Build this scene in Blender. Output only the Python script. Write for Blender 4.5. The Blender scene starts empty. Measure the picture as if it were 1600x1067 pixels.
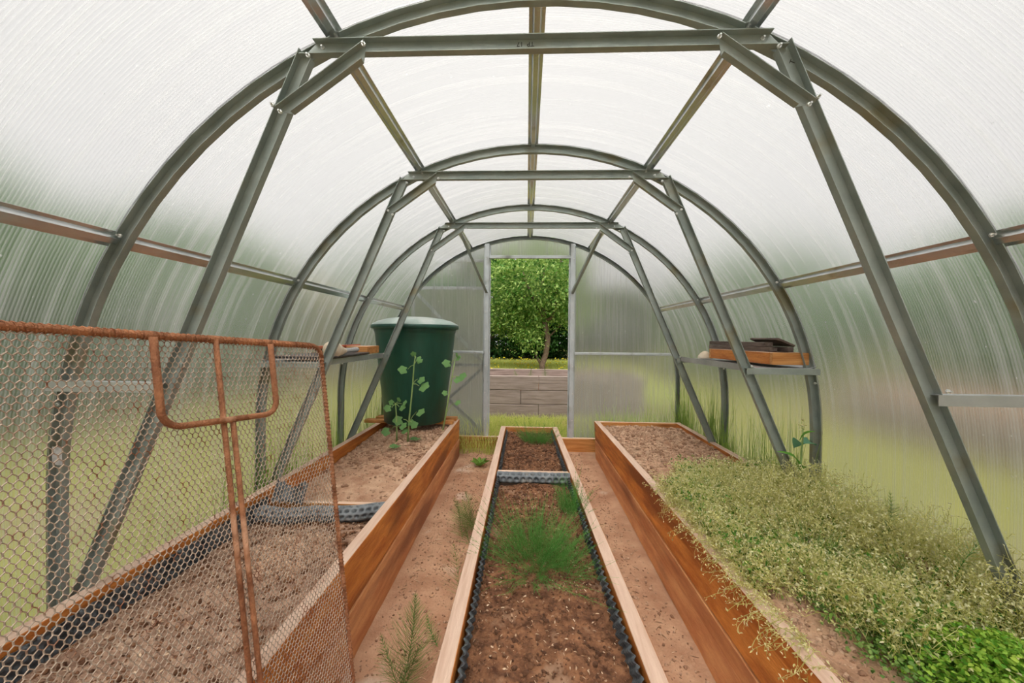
import bpy, bmesh, math, random
import numpy as np
from mathutils import Matrix, Vector
rng = np.random.default_rng(7)
random.seed(7)
SC = bpy.context.scene
COL = SC.collection
# ------------------------------------------------------------------ camera
F, YAW, PIT, ROL = 579.8, .0395, -.0116, .0102
CX, CZ = -.0225, 1.12
def ray(u, v):
    a, b = (u-800)/F, (v-533.5)/F
    c, s = math.cos(-ROL), math.sin(-ROL); a, b = c*a-s*b, s*a+c*b
    x, y, z = a, 1.0, -b
    c, s = math.cos(-PIT), math.sin(-PIT); y, z = c*y+s*z, -s*y+c*z
    c, s = math.cos(-YAW), math.sin(-YAW); x, y = c*x+s*y, -s*x+c*y
    return np.array([x, y, z])
def at(u, v, Y):                       # measured point at a known distance Y
    r = ray(u, v); t = Y/r[1]; return np.array([CX+t*r[0], Y, CZ+t*r[2]])
def az(u, v, Z):                       # measured point at a known height Z
    r = ray(u, v); t = (Z-CZ)/r[2]; return np.array([CX+t*r[0], t*r[1], Z])
fw = Vector(ray(800, 533.5)); rt = Vector(ray(800+F, 533.5))-fw; up = Vector(ray(800, 533.5-F))-fw
rt.normalize(); up.normalize(); bk = (-fw).normalized()
cd = bpy.data.cameras.new('camera'); cam = bpy.data.objects.new('camera', cd); COL.objects.link(cam)
cd.sensor_width = 36; cd.lens = 36*F/1600; cd.clip_start = .01; cd.clip_end = 500
m = Matrix((rt, up, bk)).transposed().to_4x4(); m.translation = (CX, 0, CZ); cam.matrix_world = m
SC.camera = cam
# ------------------------------------------------------------------ sky, light, exposure
W = bpy.data.worlds.new('overcast_sky'); SC.world = W; W.use_nodes = True
n, l = W.node_tree.nodes, W.node_tree.links
bg = n['Background']; tc = n.new('ShaderNodeTexCoord'); sx = n.new('ShaderNodeSeparateXYZ')
mr = n.new('ShaderNodeMapRange'); cr = n.new('ShaderNodeValToRGB')
nz = n.new('ShaderNodeTexNoise'); nz.inputs['Scale'].default_value = 1.6; nz.inputs['Detail'].default_value = 4
ma = n.new('ShaderNodeMath'); ma.operation = 'MULTIPLY_ADD'; ma.inputs[1].default_value = .22; 
l.new(tc.outputs['Generated'], sx.inputs[0]); l.new(tc.outputs['Generated'], nz.inputs['Vector'])
l.new(nz.outputs['Fac'], ma.inputs[0]); l.new(sx.outputs['Z'], ma.inputs[2]); l.new(ma.outputs[0], mr.inputs['Value'])
mr.inputs['From Min'].default_value = .05; mr.inputs['From Max'].default_value = .95
l.new(mr.outputs[0], cr.inputs[0])
cr.color_ramp.elements[0].color = (.84, .82, .84, 1); cr.color_ramp.elements[1].color = (1.10, 1.065, 1.055, 1)
l.new(cr.outputs[0], bg.inputs['Color']); bg.inputs['Strength'].default_value = .60
sun = bpy.data.lights.new('sun', 'SUN'); so = bpy.data.objects.new('sun', sun); COL.objects.link(so)
sun.energy = 2.5; sun.angle = math.radians(45); sun.color = (1, .95, .88)
so.rotation_euler = (math.radians(32), math.radians(-5), 0)
SC.view_settings.view_transform = 'Standard'; SC.view_settings.look = 'None'
SC.view_settings.gamma = 1; SC.view_settings.exposure = .57
SC.cycles.max_bounces = 10; SC.cycles.transmission_bounces = 8; SC.cycles.transparent_max_bounces = 12
SC.cycles.diffuse_bounces = 4; SC.cycles.use_denoising = True
# ------------------------------------------------------------------ materials
MATS = {}
def mat(name, c1, c2=None, scale=8, rough=.8, metal=0, bump=0, bscale=60, stretch=(1, 1, 1), c3=None, s3=3, t3=.55,
        detail=6, transl=0, island=0, spec=.4):
    M = bpy.data.materials.new(name); M.use_nodes = True; N, L = M.node_tree.nodes, M.node_tree.links
    P = N['Principled BSDF']; P.inputs['Roughness'].default_value = rough; P.inputs['Metallic'].default_value = metal
    P.inputs['Specular IOR Level'].default_value = spec
    g = N.new('ShaderNodeNewGeometry'); mp = N.new('ShaderNodeMapping'); L.new(g.outputs['Position'], mp.inputs['Vector'])
    mp.inputs['Scale'].default_value = stretch
    t = N.new('ShaderNodeTexNoise'); t.inputs['Scale'].default_value = scale; t.inputs['Detail'].default_value = detail
    t.inputs['Roughness'].default_value = .62
    L.new(mp.outputs[0], t.inputs['Vector'])
    r = N.new('ShaderNodeValToRGB'); L.new(t.outputs['Fac'], r.inputs[0])
    r.color_ramp.elements[0].position = .34; r.color_ramp.elements[1].position = .66
    r.color_ramp.elements[0].color = (*c1, 1); r.color_ramp.elements[1].color = (*(c2 or c1), 1)
    out = r.outputs[0]
    if island:
        L.new(g.outputs['Random Per Island'], r.inputs[0])
        r.color_ramp.elements[0].position = 0; r.color_ramp.elements[1].position = 1
    if c3:
        t2 = N.new('ShaderNodeTexNoise'); t2.inputs['Scale'].default_value = s3; t2.inputs['Detail'].default_value = 5
        L.new(mp.outputs[0] if not island else g.outputs['Position'], t2.inputs['Vector'])
        r2 = N.new('ShaderNodeValToRGB'); L.new(t2.outputs['Fac'], r2.inputs[0])
        r2.color_ramp.elements[0].position = t3; r2.color_ramp.elements[1].position = min(1, t3+.12)
        mx = N.new('ShaderNodeMix'); mx.data_type = 'RGBA'; L.new(r2.outputs[0], mx.inputs[0])
        L.new(out, mx.inputs[6]); mx.inputs[7].default_value = (*c3, 1); out = mx.outputs[2]
    L.new(out, P.inputs['Base Color'])
    if bump:
        t4 = N.new('ShaderNodeTexNoise'); t4.inputs['Scale'].default_value = bscale; t4.inputs['Detail'].default_value = 8
        L.new(mp.outputs[0], t4.inputs['Vector'])
        b = N.new('ShaderNodeBump'); b.inputs['Strength'].default_value = bump; b.inputs['Distance'].default_value = .01
        L.new(t4.outputs['Fac'], b.inputs['Height']); L.new(b.outputs[0], P.inputs['Normal'])
    if transl:
        T = N.new('ShaderNodeBsdfTranslucent'); L.new(out, T.inputs[0]); ms = N.new('ShaderNodeMixShader')
        ms.inputs[0].default_value = transl; L.new(P.outputs[0], ms.inputs[1]); L.new(T.outputs[0], ms.inputs[2])
        L.new(ms.outputs[0], N['Material Output'].inputs['Surface'])
    MATS[name] = M
    return M
def polycarb(name, axis, haze):
    M = bpy.data.materials.new(name); M.use_nodes = True; N, L = M.node_tree.nodes, M.node_tree.links
    N.remove(N['Principled BSDF']); g = N.new('ShaderNodeNewGeometry'); sp = N.new('ShaderNodeSeparateXYZ')
    L.new(g.outputs['Position'], sp.inputs[0])
    # the ribs between the two skins, every 11 mm, milkier than the clear channels
    w = N.new('ShaderNodeMath'); w.operation = 'MULTIPLY'; w.inputs[1].default_value = 2*math.pi/.0085
    L.new(sp.outputs[axis], w.inputs[0]); s = N.new('ShaderNodeMath'); s.operation = 'SINE'; L.new(w.outputs[0], s.inputs[0])
    mr = N.new('ShaderNodeMapRange'); L.new(s.outputs[0], mr.inputs[0]); mr.inputs[1].default_value = .2; mr.inputs[2].default_value = 1
    # dirt drips that run down with the channels
    mp = N.new('ShaderNodeMapping'); L.new(g.outputs['Position'], mp.inputs[0])
    mp.inputs['Scale'].default_value = (1.2, 42, 1.2) if axis == 'Y' else (42, 1, 1.2)
    d = N.new('ShaderNodeTexNoise'); d.inputs['Scale'].default_value = 1.0; d.inputs['Detail'].default_value = 5; L.new(mp.outputs[0], d.inputs[0])
    dr = N.new('ShaderNodeMapRange'); L.new(d.outputs['Fac'], dr.inputs[0]); dr.inputs[1].default_value = .45; dr.inputs[2].default_value = .75
    sp2 = N.new('ShaderNodeTexNoise'); sp2.inputs['Scale'].default_value = 55; sp2.inputs['Detail'].default_value = 2; L.new(g.outputs['Position'], sp2.inputs[0])
    sr = N.new('ShaderNodeMapRange'); L.new(sp2.outputs['Fac'], sr.inputs[0]); sr.inputs[1].default_value = .74; sr.inputs[2].default_value = .78
    f = N.new('ShaderNodeMath'); f.operation = 'MULTIPLY_ADD'; f.inputs[1].default_value = .17; f.inputs[2].default_value = haze
    L.new(mr.outputs[0], f.inputs[0])
    f2 = N.new('ShaderNodeMath'); f2.operation = 'MULTIPLY_ADD'; f2.inputs[1].default_value = .16; L.new(dr.outputs[0], f2.inputs[0]); L.new(f.outputs[0], f2.inputs[2])
    f3 = N.new('ShaderNodeMath'); f3.operation = 'MULTIPLY_ADD'; f3.inputs[1].default_value = .4; L.new(sr.outputs[0], f3.inputs[0]); L.new(f2.outputs[0], f3.inputs[2])
    f3.use_clamp = True
    R = N.new('ShaderNodeBsdfRefraction'); R.inputs['Color'].default_value = (.97, .975, .965, 1)
    R.inputs['Roughness'].default_value = .27; R.inputs['IOR'].default_value = 1.35
    T = N.new('ShaderNodeBsdfTranslucent'); T.inputs[0].default_value = (.84, .84, .83, 1)
    G = N.new('ShaderNodeBsdfGlossy'); G.inputs['Roughness'].default_value = .25; G.inputs[0].default_value = (.9, .9, .9, 1)
    fr = N.new('ShaderNodeFresnel'); fr.inputs[0].default_value = 1.25
    m1 = N.new('ShaderNodeMixShader'); L.new(f3.outputs[0], m1.inputs[0]); L.new(R.outputs[0], m1.inputs[1]); L.new(T.outputs[0], m1.inputs[2])
    fm = N.new('ShaderNodeMath'); fm.operation = 'MULTIPLY'; fm.inputs[1].default_value = .45; L.new(fr.outputs[0], fm.inputs[0])
    m2 = N.new('ShaderNodeMixShader'); L.new(fm.outputs[0], m2.inputs[0]); L.new(m1.outputs[0], m2.inputs[1]); L.new(G.outputs[0], m2.inputs[2])
    L.new(m2.outputs[0], N['Material Output'].inputs['Surface'])
    MATS[name] = M
polycarb('polycarbonate', 'Y', .08); polycarb('polycarbonate_gable', 'X', .22)
mat('steel', (.28, .325, .305), (.38, .42, .395), 9, .5, .25, .15, 90, c3=(.30, .29, .20), s3=5, t3=.58)
mat('steel_light', (.50, .545, .57), (.62, .66, .69), 8, .45, .25, .1, 90, c3=(.27, .29, .27), s3=4, t3=.58)
mat('purlin_steel', (.62, .64, .64), (.76, .77, .76), 8, .26, .93, .05, 80, c3=(.40, .38, .30), s3=6, t3=.6)
mat('sheet_steel', (.42, .43, .44), (.55, .56, .56), 6, .38, .6, .05, 60)
mat('bolt_zinc', (.75, .76, .75), None, 5, .3, .7)
mat('wood_side', (.43, .112, .018), (.72, .27, .055), 7, .55, 0, .35, 60, (5, .8, 5), (.28, .08, .02), 1.6, .50)
mat('wood_side_b', (.50, .19, .07), (.70, .34, .14), 6, .6, 0, .35, 60, (5, .8, 5), (.30, .11, .045), 1.3, .52)
mat('wood_cross', (.46, .16, .035), (.72, .36, .12), 7, .6, 0, .3, 60, (.6, 9, 9), (.20, .07, .02), 3, .58)
mat('wood_top', (.60, .39, .285), (.75, .55, .43), 6, .8, 0, .3, 70, (8, .7, 8), (.55, .37, .26), 2, .62)
mat('wood_top_cross', (.66, .44, .31), (.84, .62, .48), 6, .8, 0, .3, 70, (.7, 8, 8), (.55, .37, .26), 2, .62)
mat('wood_grey', (.24, .185, .16), (.40, .32, .285), 5, .85, 0, .4, 60, (.7, 7, 9), (.17, .13, .11), 3, .6)
mat('wood_grey_top', (.50, .42, .36), (.62, .54, .48), 5, .85, 0, .3, 60, (.7, 7, 9))
mat('wood_dark', (.10, .07, .055), (.22, .165, .14), 9, .85, 0, .4, 70, (7, 1, 9))
mat('soil_mid', (.20, .105, .065), (.50, .32, .22), 26, .95, 0, .9, 110, c3=(.60, .42, .30), s3=9, t3=.60)
mat('soil_dark', (.10, .038, .017), (.33, .15, .072), 22, .95, 0, .9, 110, c3=(.36, .21, .13), s3=9, t3=.60)
mat('soil_pale', (.40, .21, .125), (.66, .43, .285), 12, .95, 0, .8, 120, c3=(.26, .125, .065), s3=6, t3=.57)
mat('clod_dark', (.09, .036, .017), (.31, .145, .072), 30, .95, 0, .8, 150, island=1)
mat('clod_pale', (.30, .16, .095), (.66, .44, .30), 30, .95, 0, .8, 150, island=1)
mat('path_soil', (.40, .21, .12), (.62, .385, .245), 5, .95, 0, .55, 90, c3=(.70, .58, .47), s3=3.2, t3=.60)
mat('straw', (.42, .25, .14), (.80, .60, .42), 30, .8, island=1)
mat('rust', (.23, .085, .038), (.50, .22, .105), 26, .75, .15, .5, 180, c3=(.60, .33, .20), s3=14, t3=.62)
mat('rusty_wire', (.42, .31, .235), (.66, .54, .44), 60, .6, .2, c3=(.30, .13, .07), s3=40, t3=.56)
mat('membrane_dusty', (.11, .125, .14), (.24, .26, .275), 14, .5, 0, c3=(.34, .32, .29), s3=9, t3=.6)
mat('membrane', (.035, .042, .05), (.12, .135, .145), 14, .42, 0, c3=(.20, .19, .18), s3=9, t3=.63)
mat('barrel_green', (.007, .055, .038), (.013, .085, .058), 4, .38, 0, .03, 30, (4, 4, .6), (.035, .05, .03), 2.2, .60, spec=.5)
mat('lid_green', (.36, .45, .41), (.48, .56, .52), 8, .4, 0, .05, 40, c3=(.56, .60, .57), s3=4, t3=.5)
mat('paper', (.62, .60, .60), (.42, .40, .40), 60, .7)
mat('ink', (.03, .03, .025), None, 5, .8)
mat('cloth_cream', (.68, .56, .40), (.80, .70, .56), 20, .85, c3=(.55, .35, .15), s3=8, t3=.6)
mat('red_plastic', (.55, .12, .05), (.65, .2, .1), 10, .5)
mat('dark_metal', (.06, .05, .05), (.14, .12, .12), 14, .45, .4)
GS = dict(transl=.35, island=1, spec=.25)
mat('dill_green', (.06, .28, .035), (.26, .55, .13), rough=.6, **GS)
mat('fern_green', (.12, .26, .05), (.34, .48, .14), rough=.6, **GS)
mat('weed_pale', (.66, .66, .20), (.92, .86, .45), rough=.7, transl=.5, island=1, spec=.2)
mat('seed_pale', (.86, .84, .38), (.98, .94, .68), rough=.7, transl=.5, island=1, spec=.2)
mat('weed_green', (.06, .23, .03), (.30, .48, .09), rough=.6, **GS)
mat('clover_green', (.12, .36, .03), (.50, .68, .10), rough=.55, **GS)
mat('grass_green', (.22, .46, .06), (.62, .76, .22), rough=.6, **GS)
mat('lawn_blade', (.62, .74, .12), (.94, .92, .38), rough=.7, c3=(.85, .72, .35), s3=1.2, t3=.56, **GS)
mat('broad_leaf', (.10, .34, .03), (.18, .44, .06), rough=.5, **GS)
mat('pale_leaf', (.16, .42, .26), (.22, .48, .32), rough=.6, **GS)
mat('cucumber_leaf', (.09, .24, .06), (.22, .40, .15), rough=.6, **GS)
mat('plant_stem', (.20, .33, .10), (.32, .42, .16), rough=.6)
mat('apple_leaf', (.08, .27, .035), (.60, .76, .25), rough=.5, **GS)
mat('hedge_leaf', (.015, .07, .012), (.09, .22, .05), rough=.5, **GS)
mat('hedge_light', (.05, .19, .03), (.18, .38, .08), rough=.6, **GS)
mat('bark', (.14, .09, .065), (.34, .24, .18), 14, .9, 0, .6, 60, (4, 4, 1))
mat('dandelion', (.85, .70, .03), None, rough=.7)
mat('lawn', (.155, .165, .03), (.275, .265, .055), 2.5, .95, 0, .3, 40, c3=(.27, .22, .10), s3=.8, t3=.58)
mat('peach_plaster', (.62, .36, .24), (.68, .42, .30), 3, .9)
# ------------------------------------------------------------------ helpers
def tag(o, label=None, cat=None, group=None, kind=None):
    if label: o['label'] = label
    if cat: o['category'] = cat
    if group: o['group'] = group
    if kind: o['kind'] = kind
    return o
ORG = {}
def thing(name, loc, label=None, cat=None, group=None, kind=None):
    o = bpy.data.objects.new(name, None); COL.objects.link(o); o.location = loc; o.empty_display_size = .1
    ORG[o.name] = np.array(loc, float)
    return tag(o, label, cat, group, kind)
def link(name, me, parent=None, org=(0, 0, 0)):
    o = bpy.data.objects.new(name, me); COL.objects.link(o)
    if parent is not None:
        o.parent = parent; ORG[o.name] = np.array(org, float)
    else:
        o.location = org; ORG[o.name] = np.array(org, float)
    return o
def build(name, V, Fs, m, parent=None, smooth=False, mats=None, fm=None, bevel=0, base=None):
    """one mesh object from world-space vertices; fm: material index per face"""
    V = np.asarray(V, float).reshape(-1, 3)
    org = ORG[parent.name] if parent is not None else (np.array(base, float) if base is not None else np.array([V[:, 0].mean(), V[:, 1].mean(), V[:, 2].min()]))
    V = V-org
    me = bpy.data.meshes.new(name)
    if isinstance(Fs, np.ndarray):
        k = Fs.shape[1]; nf = len(Fs)
        me.vertices.add(len(V)); me.vertices.foreach_set('co', V.astype(np.float32).ravel())
        me.loops.add(nf*k); me.loops.foreach_set('vertex_index', Fs.astype(np.int32).ravel())
        me.polygons.add(nf); me.polygons.foreach_set('loop_start', np.arange(0, nf*k, k, dtype=np.int32))
        me.update(calc_edges=True)
    else:
        me.from_pydata(V.tolist(), [], Fs)
    for q in (mats or [m]): me.materials.append(MATS[q])
    if fm is not None: me.polygons.foreach_set('material_index', np.asarray(fm, dtype=np.int32))
    if smooth: me.polygons.foreach_set('use_smooth', np.ones(len(me.polygons), dtype=bool))
    if m and m.startswith('polycarbonate'):
        bm = bmesh.new(); bm.from_mesh(me); bmesh.ops.recalc_face_normals(bm, faces=bm.faces); bm.to_mesh(me); bm.free()
    me.update()
    o = link(name, me, parent, org)
    if bevel:
        b = o.modifiers.new('bevel', 'BEVEL'); b.width = bevel; b.segments = 1; b.limit_method = 'ANGLE'
    return o
class MB:
    def __init__(s): s.V = []; s.F = []; s.M = []; s.n = 0
    def add(s, V, Fs, mi=0):
        V = np.asarray(V, float); s.V.append(V); s.F += [[i+s.n for i in f] for f in Fs]; s.M += [mi]*len(Fs); s.n += len(V)
    def hexa(s, c, mi=0, top=None):
        """8 corners: 4 bottom (ccw from above), 4 top"""
        fs = [[3, 2, 1, 0], [4, 5, 6, 7], [0, 1, 5, 4], [1, 2, 6, 5], [2, 3, 7, 6], [3, 0, 4, 7]]
        c = np.asarray(c, float); s.V.append(c); s.F += [[i+s.n for i in f] for f in fs]
        s.M += [mi, mi if top is None else top, mi, mi, mi, mi]; s.n += 8
    def box(s, x0, x1, y0, y1, z0, z1, mi=0, top=None):
        s.hexa([(x0, y0, z0), (x1, y0, z0), (x1, y1, z0), (x0, y1, z0), (x0, y0, z1), (x1, y0, z1), (x1, y1, z1), (x0, y1, z1)], mi, top)
    def tube(s, pts, r, seg=8, caps=True, mi=0):
        pts = [np.asarray(p, float) for p in pts]; rs = r if hasattr(r, '__len__') else [r]*len(pts); V = []
        t0 = pts[1]-pts[0]; ref = np.array([0, 0, 1.]) if abs(t0[2]) < .8*np.linalg.norm(t0) else np.array([1., 0, 0])
        for i, p in enumerate(pts):
            t = (pts[min(i+1, len(pts)-1)]-pts[max(i-1, 0)]); t /= np.linalg.norm(t)+1e-9
            a = np.cross(t, ref); a /= np.linalg.norm(a)+1e-9; b = np.cross(t, a); ref = np.cross(a, t)
            for k in range(seg):
                q = 2*math.pi*k/seg; V.append(p+rs[i]*(math.cos(q)*a+math.sin(q)*b))
        fs = [[i*seg+k, i*seg+(k+1) % seg, (i+1)*seg+(k+1) % seg, (i+1)*seg+k] for i in range(len(pts)-1) for k in range(seg)]
        if caps: fs += [list(range(seg))[::-1], [(len(pts)-1)*seg+k for k in range(seg)]]
        s.add(V, fs, mi)
    def sweep(s, frames, prof, caps=True, mi=0):
        """frames: list of (origin, A, B); prof: list of (a, b)"""
        k = len(prof); V = [np.asarray(o)+a*np.asarray(A)+b*np.asarray(B) for o, A, B in frames for a, b in prof]
        fs = [[i*k+j, i*k+(j+1) % k, (i+1)*k+(j+1) % k, (i+1)*k+j] for i in range(len(frames)-1) for j in range(k)]
        if caps: fs += [list(range(k))[::-1], [(len(frames)-1)*k+j for j in range(k)]]
        s.add(V, fs, mi)
    def lathe(s, c, prof, seg=48, mi=0, closed=True):
        V = [(c[0]+r*math.cos(2*math.pi*k/seg), c[1]+r*math.sin(2*math.pi*k/seg), c[2]+z) for r, z in prof for k in range(seg)]
        m_ = len(prof)
        fs = [[i*seg+k, i*seg+(k+1) % seg, (i+1)*seg+(k+1) % seg, (i+1)*seg+k] for i in range(m_-1) for k in range(seg)]
        if closed: fs += [list(range(seg))[::-1], [(m_-1)*seg+k for k in range(seg)]]
        s.add(V, fs, mi)
    def build(s, name, m, parent=None, mats=None, smooth=False, bevel=0, base=None):
        return build(name, np.vstack(s.V), s.F, m, parent, smooth, mats, s.M if mats else None, bevel, base)
# batches of fine geometry
def prisms(P0, P1, r0, r1, sides=3):
    P0, P1 = np.asarray(P0, float), np.asarray(P1, float); n_ = len(P0)
    d = P1-P0; d /= np.linalg.norm(d, axis=1, keepdims=True)+1e-9
    ref = np.where(np.abs(d[:, 2:3]) < .9, np.array([[0, 0, 1.]]), np.array([[1., 0, 0]]))
    a = np.cross(d, ref); a /= np.linalg.norm(a, axis=1, keepdims=True)+1e-9; b = np.cross(d, a)
    r0 = np.broadcast_to(np.asarray(r0, float), (n_,))[:, None]; r1 = np.broadcast_to(np.asarray(r1, float), (n_,))[:, None]
    V = np.zeros((n_, 2*sides, 3))
    for k in range(sides):
        q = 2*math.pi*k/sides; o = math.cos(q)*a+math.sin(q)*b
        V[:, k] = P0+r0*o; V[:, sides+k] = P1+r1*o
    fb = np.array([[k, (k+1) % sides, sides+(k+1) % sides, sides+k] for k in range(sides)])
    Fq = (np.arange(n_)[:, None, None]*2*sides+fb[None]).reshape(-1, 4)
    return V.reshape(-1, 3), Fq
def unit(v): return v/(np.linalg.norm(v, axis=-1, keepdims=True)+1e-9)
def leaves(C, D, L_, Wd, fold=.25, N_=None):
    """pointed, folded leaves: base C, direction D, length, width -> two quads each"""
    C = np.asarray(C, float); n_ = len(C); D = unit(np.asarray(D, float))
    if N_ is None: N_ = rng.normal(size=(n_, 3))*.6+np.array([0, 0, 1.])
    S = unit(np.cross(D, N_)); U = unit(np.cross(S, D))
    L_ = np.broadcast_to(np.asarray(L_, float), (n_,))[:, None]; Wd = np.broadcast_to(np.asarray(Wd, float), (n_,))[:, None]
    V = np.zeros((n_, 6, 3)); V[:, 0] = C; V[:, 3] = C+D*L_-U*L_*.15
    V[:, 1] = C+D*L_*.28+S*Wd*.46+U*Wd*fold; V[:, 2] = C+D*L_*.68+S*Wd*.42+U*Wd*fold
    V[:, 5] = C+D*L_*.28-S*Wd*.46+U*Wd*fold; V[:, 4] = C+D*L_*.68-S*Wd*.42+U*Wd*fold
    fb = np.array([[0, 1, 2, 3], [0, 3, 4, 5]])
    return V.reshape(-1, 3), (np.arange(n_)[:, None, None]*6+fb[None]).reshape(-1, 4)
def merge(parts):
    Vs, Fs, o = [], [], 0
    for V, F_ in parts: Vs.append(V); Fs.append(F_+o); o += len(V)
    return np.vstack(Vs), np.vstack(Fs)
_tab = np.random.default_rng(3).random((256, 256))
def vnoise(x, y):
    xi, yi = np.floor(x).astype(int), np.floor(y).astype(int); fx, fy = x-xi, y-yi
    fx = fx*fx*(3-2*fx); fy = fy*fy*(3-2*fy); g = lambda a, b: _tab[a % 256, b % 256]
    return (g(xi, yi)*(1-fx)+g(xi+1, yi)*fx)*(1-fy)+(g(xi, yi+1)*(1-fx)+g(xi+1, yi+1)*fx)*fy
def fbm(x, y, oc=4):
    s, a, t = 0, 1, 0
    for i in range(oc): s = s+a*vnoise(x*2**i+17.3*i, y*2**i+9.1*i); t += a; a *= .55
    return s/t-.5
ICO = None
def ico():
    p = (1+5**.5)/2
    V = np.array([(-1, p, 0), (1, p, 0), (-1, -p, 0), (1, -p, 0), (0, -1, p), (0, 1, p), (0, -1, -p), (0, 1, -p), (p, 0, -1), (p, 0, 1), (-p, 0, -1), (-p, 0, 1)])/1.9
    F_ = np.array([(0, 11, 5), (0, 5, 1), (0, 1, 7), (0, 7, 10), (0, 10, 11), (1, 5, 9), (5, 11, 4), (11, 10, 2), (10, 7, 6), (7, 1, 8), (3, 9, 4), (3, 4, 2), (3, 2, 6), (3, 6, 8), (3, 8, 9), (4, 9, 5), (2, 4, 11), (6, 2, 10), (8, 6, 7), (9, 8, 1)])
    return V, F_
IV, IF = ico()
def clods(P, r):
    P = np.asarray(P); n_ = len(P); r = np.asarray(r)[:, None, None]
    V = IV[None]*(1+rng.uniform(-.35, .35, (n_, 12, 1)))*rng.uniform(.6, 1.2, (n_, 1, 3))*r
    q = rng.uniform(0, 6.28, n_); c, s = np.cos(q)[:, None], np.sin(q)[:, None]
    X = V[..., 0]*c-V[..., 1]*s; Y = V[..., 0]*s+V[..., 1]*c; V = np.stack([X, Y, V[..., 2]*.8], -1)+P[:, None]
    return V.reshape(-1, 3), (np.arange(n_)[:, None, None]*12+IF[None]).reshape(-1, 3)
# ------------------------------------------------------------------ greenhouse frame
R0, ZC = 1.496, .639                  # outer radius of the arches, height of their centre
YS = [1.082, 1.962, 2.842]; YG = 3.721
def arc_pts(R_, n_=40, z0=0.0):
    P = [(-R_, z0), (-R_, ZC*.5)]; P += [(-R_*math.cos(t), ZC+R_*math.sin(t)) for t in np.linspace(0, math.pi, n_)]; P += [(R_, ZC*.5), (R_, z0)]
    return np.array(P)
def arch_frames(Y, R_=R0):
    P = arc_pts(R_); fr = []
    for x, z in P:
        nrm = np.array([x, 0, max(z-ZC, 0)]); nrm /= np.linalg.norm(nrm)
        fr.append(((x, Y, z), nrm, (0, 1, 0)))
    return fr
def cprof(w, d, t=.0022):             # C-channel, open towards -y; a runs from -w to 0
    return [(0, 0), (0, d), (-w, d), (-w, 0), (-w+t, 0), (-w+t, d-t), (-t, d-t), (-t, 0)]
def bar(A, B, Y, w, d, mA=0, mB=0):
    """straight C-channel in the plane y = Y from A to B (x, z), w wide centred on the line; mA, mB shear the ends"""
    A, B = np.array(A), np.array(B); t = (B-A)/np.linalg.norm(B-A); nn = np.array([-t[1], t[0]])
    mb = MB(); pr = cprof(w, d); k = len(pr); V = []
    for P, mi in ((A, mA), (B, mB)):
        for a, b in pr:
            a += w/2; q = P+nn*a+t*mi*a; V.append((q[0], Y+b, q[1]))
    fs = [[j, (j+1) % k, k+(j+1) % k, k+j] for j in range(k)]+[list(range(k))[::-1], [k+j for j in range(k)]]
    mb.add(V, fs); return mb
bolt_me = None
def bolt(parent, p, r=.006):
    global bolt_me
    if bolt_me is None:
        mb = MB(); mb.tube([(0, 0, 0), (0, -.006, 0)], 1, 6); mb.tube([(0, .2, 0), (0, -.1, 0)], 1, 6)
        mb = MB(); mb.tube([(0, 0, 0), (0, -.004, 0)], .0062, 6); mb.tube([(0, -.004, 0), (0, -.012, 0)], .003, 6)
        bolt_me = bpy.data.meshes.new('bolt'); bolt_me.from_pydata(np.vstack(mb.V).tolist(), [], mb.F); bolt_me.materials.append(MATS['bolt_zinc'])
    o = bpy.data.objects.new('bolt', bolt_me); COL.objects.link(o); o.parent = parent; o.location = np.array(p)-ORG[parent.name]
def text(s, p, size, parent, rot, name='marker_writing'):
    cu = bpy.data.curves.new('t', 'FONT'); cu.body = s; cu.size = size; cu.align_x = 'CENTER'; cu.align_y = 'CENTER'; cu.extrude = .0002
    t = bpy.data.objects.new('t', cu); COL.objects.link(t); bpy.context.view_layer.update()
    me = bpy.data.meshes.new_from_object(t.evaluated_get(bpy.context.evaluated_depsgraph_get()))
    bpy.data.objects.remove(t); me.materials.clear(); me.materials.append(MATS['ink'])
    o = bpy.data.objects.new(name, me); COL.objects.link(o); o.parent = parent; o.location = np.array(p)-ORG[parent.name]
    o.rotation_euler = rot
    return o
LBL = ['nearest grey steel arch, its tie bar marked TP 17', 'middle grey steel arch carrying the near ends of both shelves', 'farthest free-standing steel arch just in front of the green barrel']
WID = .043
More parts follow.
